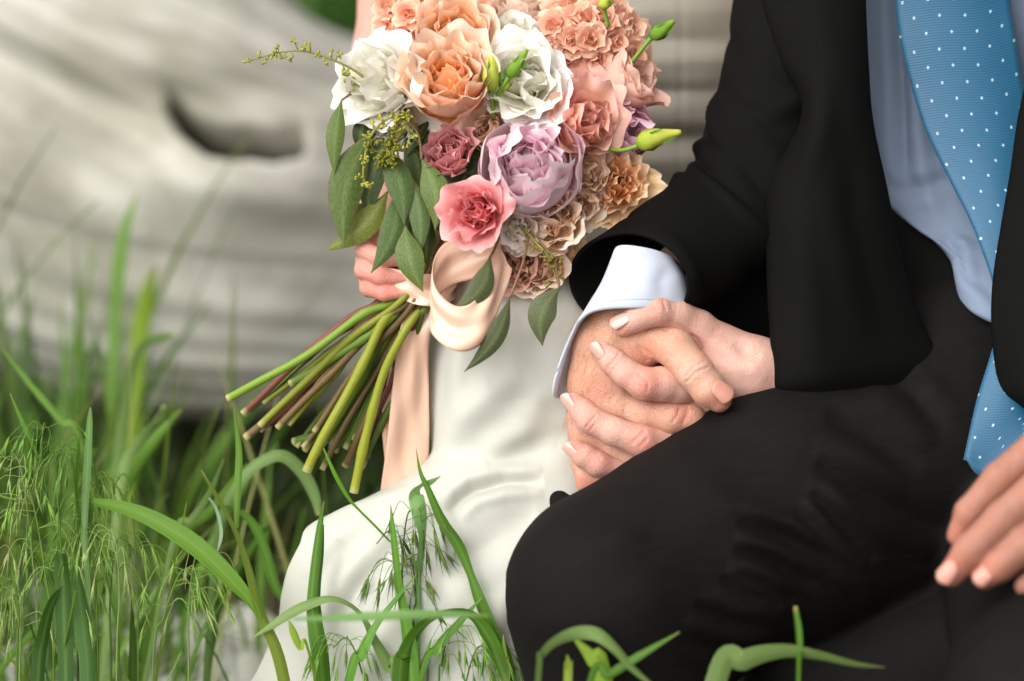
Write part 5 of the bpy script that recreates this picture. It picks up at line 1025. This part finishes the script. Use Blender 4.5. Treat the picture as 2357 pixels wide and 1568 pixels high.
# clumps between the camera and the log, left of the couple
p1 = rand_blades(540, (-0.75, -0.12), (1.78, 2.08), (0.08, 0.28), (0.003, 0.009), 21, GC, keep=keep_left)
p2 = rand_blades(400, (-0.6, 0.05), (1.36, 1.78), (0.06, 0.27), (0.002, 0.008), 22, GC, keep=keep_near)
p3 = rand_blades(140, (-0.1, 0.5), (1.05, 1.32), (0.08, 0.20), (0.004, 0.010), 23, GC)
p6 = rand_blades(60, (-0.75, -0.26), (1.85, 2.10), (0.20, 0.40), (0.005, 0.011), 29, [G1, G2, G4, G3], keep=lambda x, y, r: r.random() < np.interp(pxof(x, y, 0.2)[0], [-300, 60, 380], [1, 1, 0]))
p7 = rand_blades(200, (-0.5, -0.06), (1.42, 1.85), (0.08, 0.30), (0.0012, 0.004), 33, [G5, G2 * 1.1, c8(150, 172, 80), G1 * 1.2, c8(176, 170, 110)], lean=0.45, curve=0.9, keep=keep_near)
V, F, C, U = join_parts(p1 + p2 + p3 + p6 + p7); g = mk('grass', V, F, M['grass'], col=C, uv=U); tag(g, 'loose green grass growing before the log', 'grass', kind='stuff')
# low leaves in the shade at the foot of the log
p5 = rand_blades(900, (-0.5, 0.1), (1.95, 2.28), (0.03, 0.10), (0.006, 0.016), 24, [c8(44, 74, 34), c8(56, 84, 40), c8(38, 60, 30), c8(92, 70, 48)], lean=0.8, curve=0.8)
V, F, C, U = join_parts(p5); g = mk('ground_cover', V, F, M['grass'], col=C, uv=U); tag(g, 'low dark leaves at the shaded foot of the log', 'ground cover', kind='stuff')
# meadow behind the log
p4 = rand_blades(3500, (-2.2, 1.2), (3.0, 5.2), (0.15, 0.5), (0.01, 0.022), 25, [c8(58, 104, 28), c8(70, 118, 34), c8(46, 86, 26)], lean=0.4)
V, F, C, U = join_parts(p4); g = mk('meadow_grass', V, F, M['grass'], col=C, uv=U); tag(g, 'dark green meadow grass beyond the log', 'grass', kind='stuff')

# brome plants: thin stalk, drooping spikelets on hair-fine branches
def brome(label, base, tip, dz, nsp, seed, col, spread=95, droop=1.0, L=46, group='drooping brome grass heads'):
    """base, tip in pixels; head hangs from the upper part of the stalk"""
    r = np.random.default_rng(seed); gy_ = to_ground(base, dz); b0 = np.array([base[0], max(gy_, base[1]), dz], float); t0 = np.array([tip[0], tip[1], dz + r.normal(0, 10)], float)
    side = np.sign(t0[0] - b0[0]) or 1; mid = np.array([base[0], base[1], dz], float)
    path = catmull(np.array([b0, mid, mid * 0.45 + t0 * 0.55 + [-side * 10, -10, 0], t0, t0 + [side * 34 * droop, 22 * droop, 0]]), 40)
    pl_ = empty('brome_grass', QW([b0])[0]); tag(pl_, label, 'grass', group)
    V, F, u = tube(path, np.linspace(3.2, 1.2, 40), 5); mk('stalk', QW(V), F, M['grass'], pl_, col=col * 0.95, uv=np.stack([u[:, 0], u[:, 1]], -1))
    parts = []
    for k in range(nsp):
        p = path[int(np.interp(r.random(), [0, 1], [20, 39]))]; sd = r.choice([-1, 1]) if r.random() < 0.35 else side; sx = sd * abs(r.normal(0.6, 0.35)) * spread; dep = r.normal(0, 26)
        q = p + np.array([sx * 0.6, -r.uniform(0, 22), dep * 0.5]); e = p + np.array([sx, r.uniform(5, 50) * droop, dep])
        bp = catmull(np.array([p, q, e]), 9); v, f, _ = tube(bp, [0.9] * 9, 3, cap=False); parts.append((QW(v), f, col * 1.1, None))
        d = bp[-1] - bp[-2]; d /= np.linalg.norm(d); d = d * 0.7 + np.array([0, 0.6 * droop + r.normal(0, 0.2), r.normal(0, 0.2)]); d /= np.linalg.norm(d); l_ = L * r.uniform(0.7, 1.25)
        cc = col * r.uniform(0.8, 1.2)
        for q2 in range(4):                                           # florets fan out of the spikelet, each with an awn
            dq = d + r.normal(0, 0.11, 3); dq /= np.linalg.norm(dq); o = e + d * l_ * 0.12 * q2
            v, f, _ = tube([o, o + dq * l_ * 0.18, o + dq * l_ * 0.42, o + dq * l_ * 0.62, o + dq * l_ * (1.0 + 0.3 * r.random())], [0.7, 2.3, 2.5, 1.0, 0.25], 4, cap=False); parts.append((QW(v), f, cc, None))
    V, F, C, U = join_parts(parts); mk('seed_head', V, F, M['seed'], pl_, col=np.clip(C, 0, 1))
BG = c8(130, 164, 74); BG2 = c8(104, 142, 56); BG3 = c8(158, 178, 108)
brome('dark green brome head hanging beside the pale folded blade', (930, 1500), (940, 1180), -30, 16, 1, c8(92, 116, 52), 80)
brome('brome spikelets drooping left of the stout stalk', (930, 1560), (900, 1230), -34, 13, 2, c8(92, 116, 52), -70)
brome('brome head drooping right over the skirt from the stout stalk', (950, 1520), (945, 1290), -34, 16, 3, c8(96, 122, 56), 90)
brome('low brome head under the hoop blade', (1010, 1640), (1040, 1450), -46, 16, 4, BG2, 90)
brome('low brome head left of the hoop blade', (850, 1660), (800, 1470), -46, 16, 5, BG2, 70)
brome('low brome head at the knee', (1060, 1700), (1100, 1490), -50, 14, 6, BG2, 80)
LB_ = 'fine pale brome head arching among the grass clump left of the dress'
r_ = np.random.default_rng(8)
for k in range(18):
    x = r_.uniform(-40, 460); t = (x + r_.uniform(-70, 70), r_.uniform(990, 1380) if x < 330 else r_.uniform(1180, 1400)); brome(LB_, (x, 1568), t, r_.uniform(-70, 90), int(r_.integers(9, 17)), 100 + k, [BG, BG2, BG3][k % 3], r_.uniform(60, 110), 1.0, 44)

# ------------------------------------------------------------------ leafy blocker added out of view to shade the right of the group
def added_tree():
    r = np.random.default_rng(77); b0 = np.array([2.3, 0.35, float(ground_z(2.3, 0.35))]); t_ = empty('added_tree', tuple(b0), 'leafy green blocker with a trunk, added out of view to shade the couple from the right', 'added_tree')
    parts = [tube([b0 - [0, 0, 0.1], b0 + [0.05, 0, 0.7], b0 + [-0.02, 0.05, 1.5], b0 + [0.05, 0, 2.6]], [0.16, 0.13, 0.11, 0.05], 12, seg=20, cap=False)]
    tips = []
    for k in range(16):
        a = k * 2.4; h = 0.75 + 0.10 * k; L = r.uniform(0.7, 1.3); p0 = b0 + [0, 0, h]; p1 = p0 + [math.cos(a) * L * 0.5, math.sin(a) * L * 0.5, 0.28]; p2 = p0 + [math.cos(a) * L, math.sin(a) * L, 0.42]
        parts.append(tube([p0, p1, p2], [0.05, 0.032, 0.01], 6, seg=10, cap=False)); tips += [p1, p2, (p1 + p2) / 2]
    V, F, C, U = join_parts([(v, f, c8(92, 78, 62), u) for v, f, u in parts]); mk('trunk', V, F, M['stem'], t_, col=C, uv=U)
    n_ = 9000; c = np.array(tips)[r.integers(len(tips), size=n_)] + r.normal(0, 0.26, (n_, 3)); d = r.normal(0, 1, (n_, 3)); d /= np.linalg.norm(d, axis=1)[:, None]; e = np.cross(d, r.normal(0, 1, (n_, 3))); e /= np.linalg.norm(e, axis=1)[:, None]
    l = r.uniform(0.05, 0.09, (n_, 1)); V = np.stack([c - d * l, c + e * l * 0.45, c + d * l, c - e * l * 0.45], 1).reshape(-1, 3); F = np.arange(n_ * 4).reshape(-1, 4)
    mk('crown', V, F, M['leaf'], t_, col=np.repeat(c8(70, 104, 40) * r.uniform(0.7, 1.2, (n_, 1)), 4, 0), uv=np.tile([[0, 0], [1, 0.5], [0, 1], [-1, 0.5]], (n_, 1)))
added_tree()
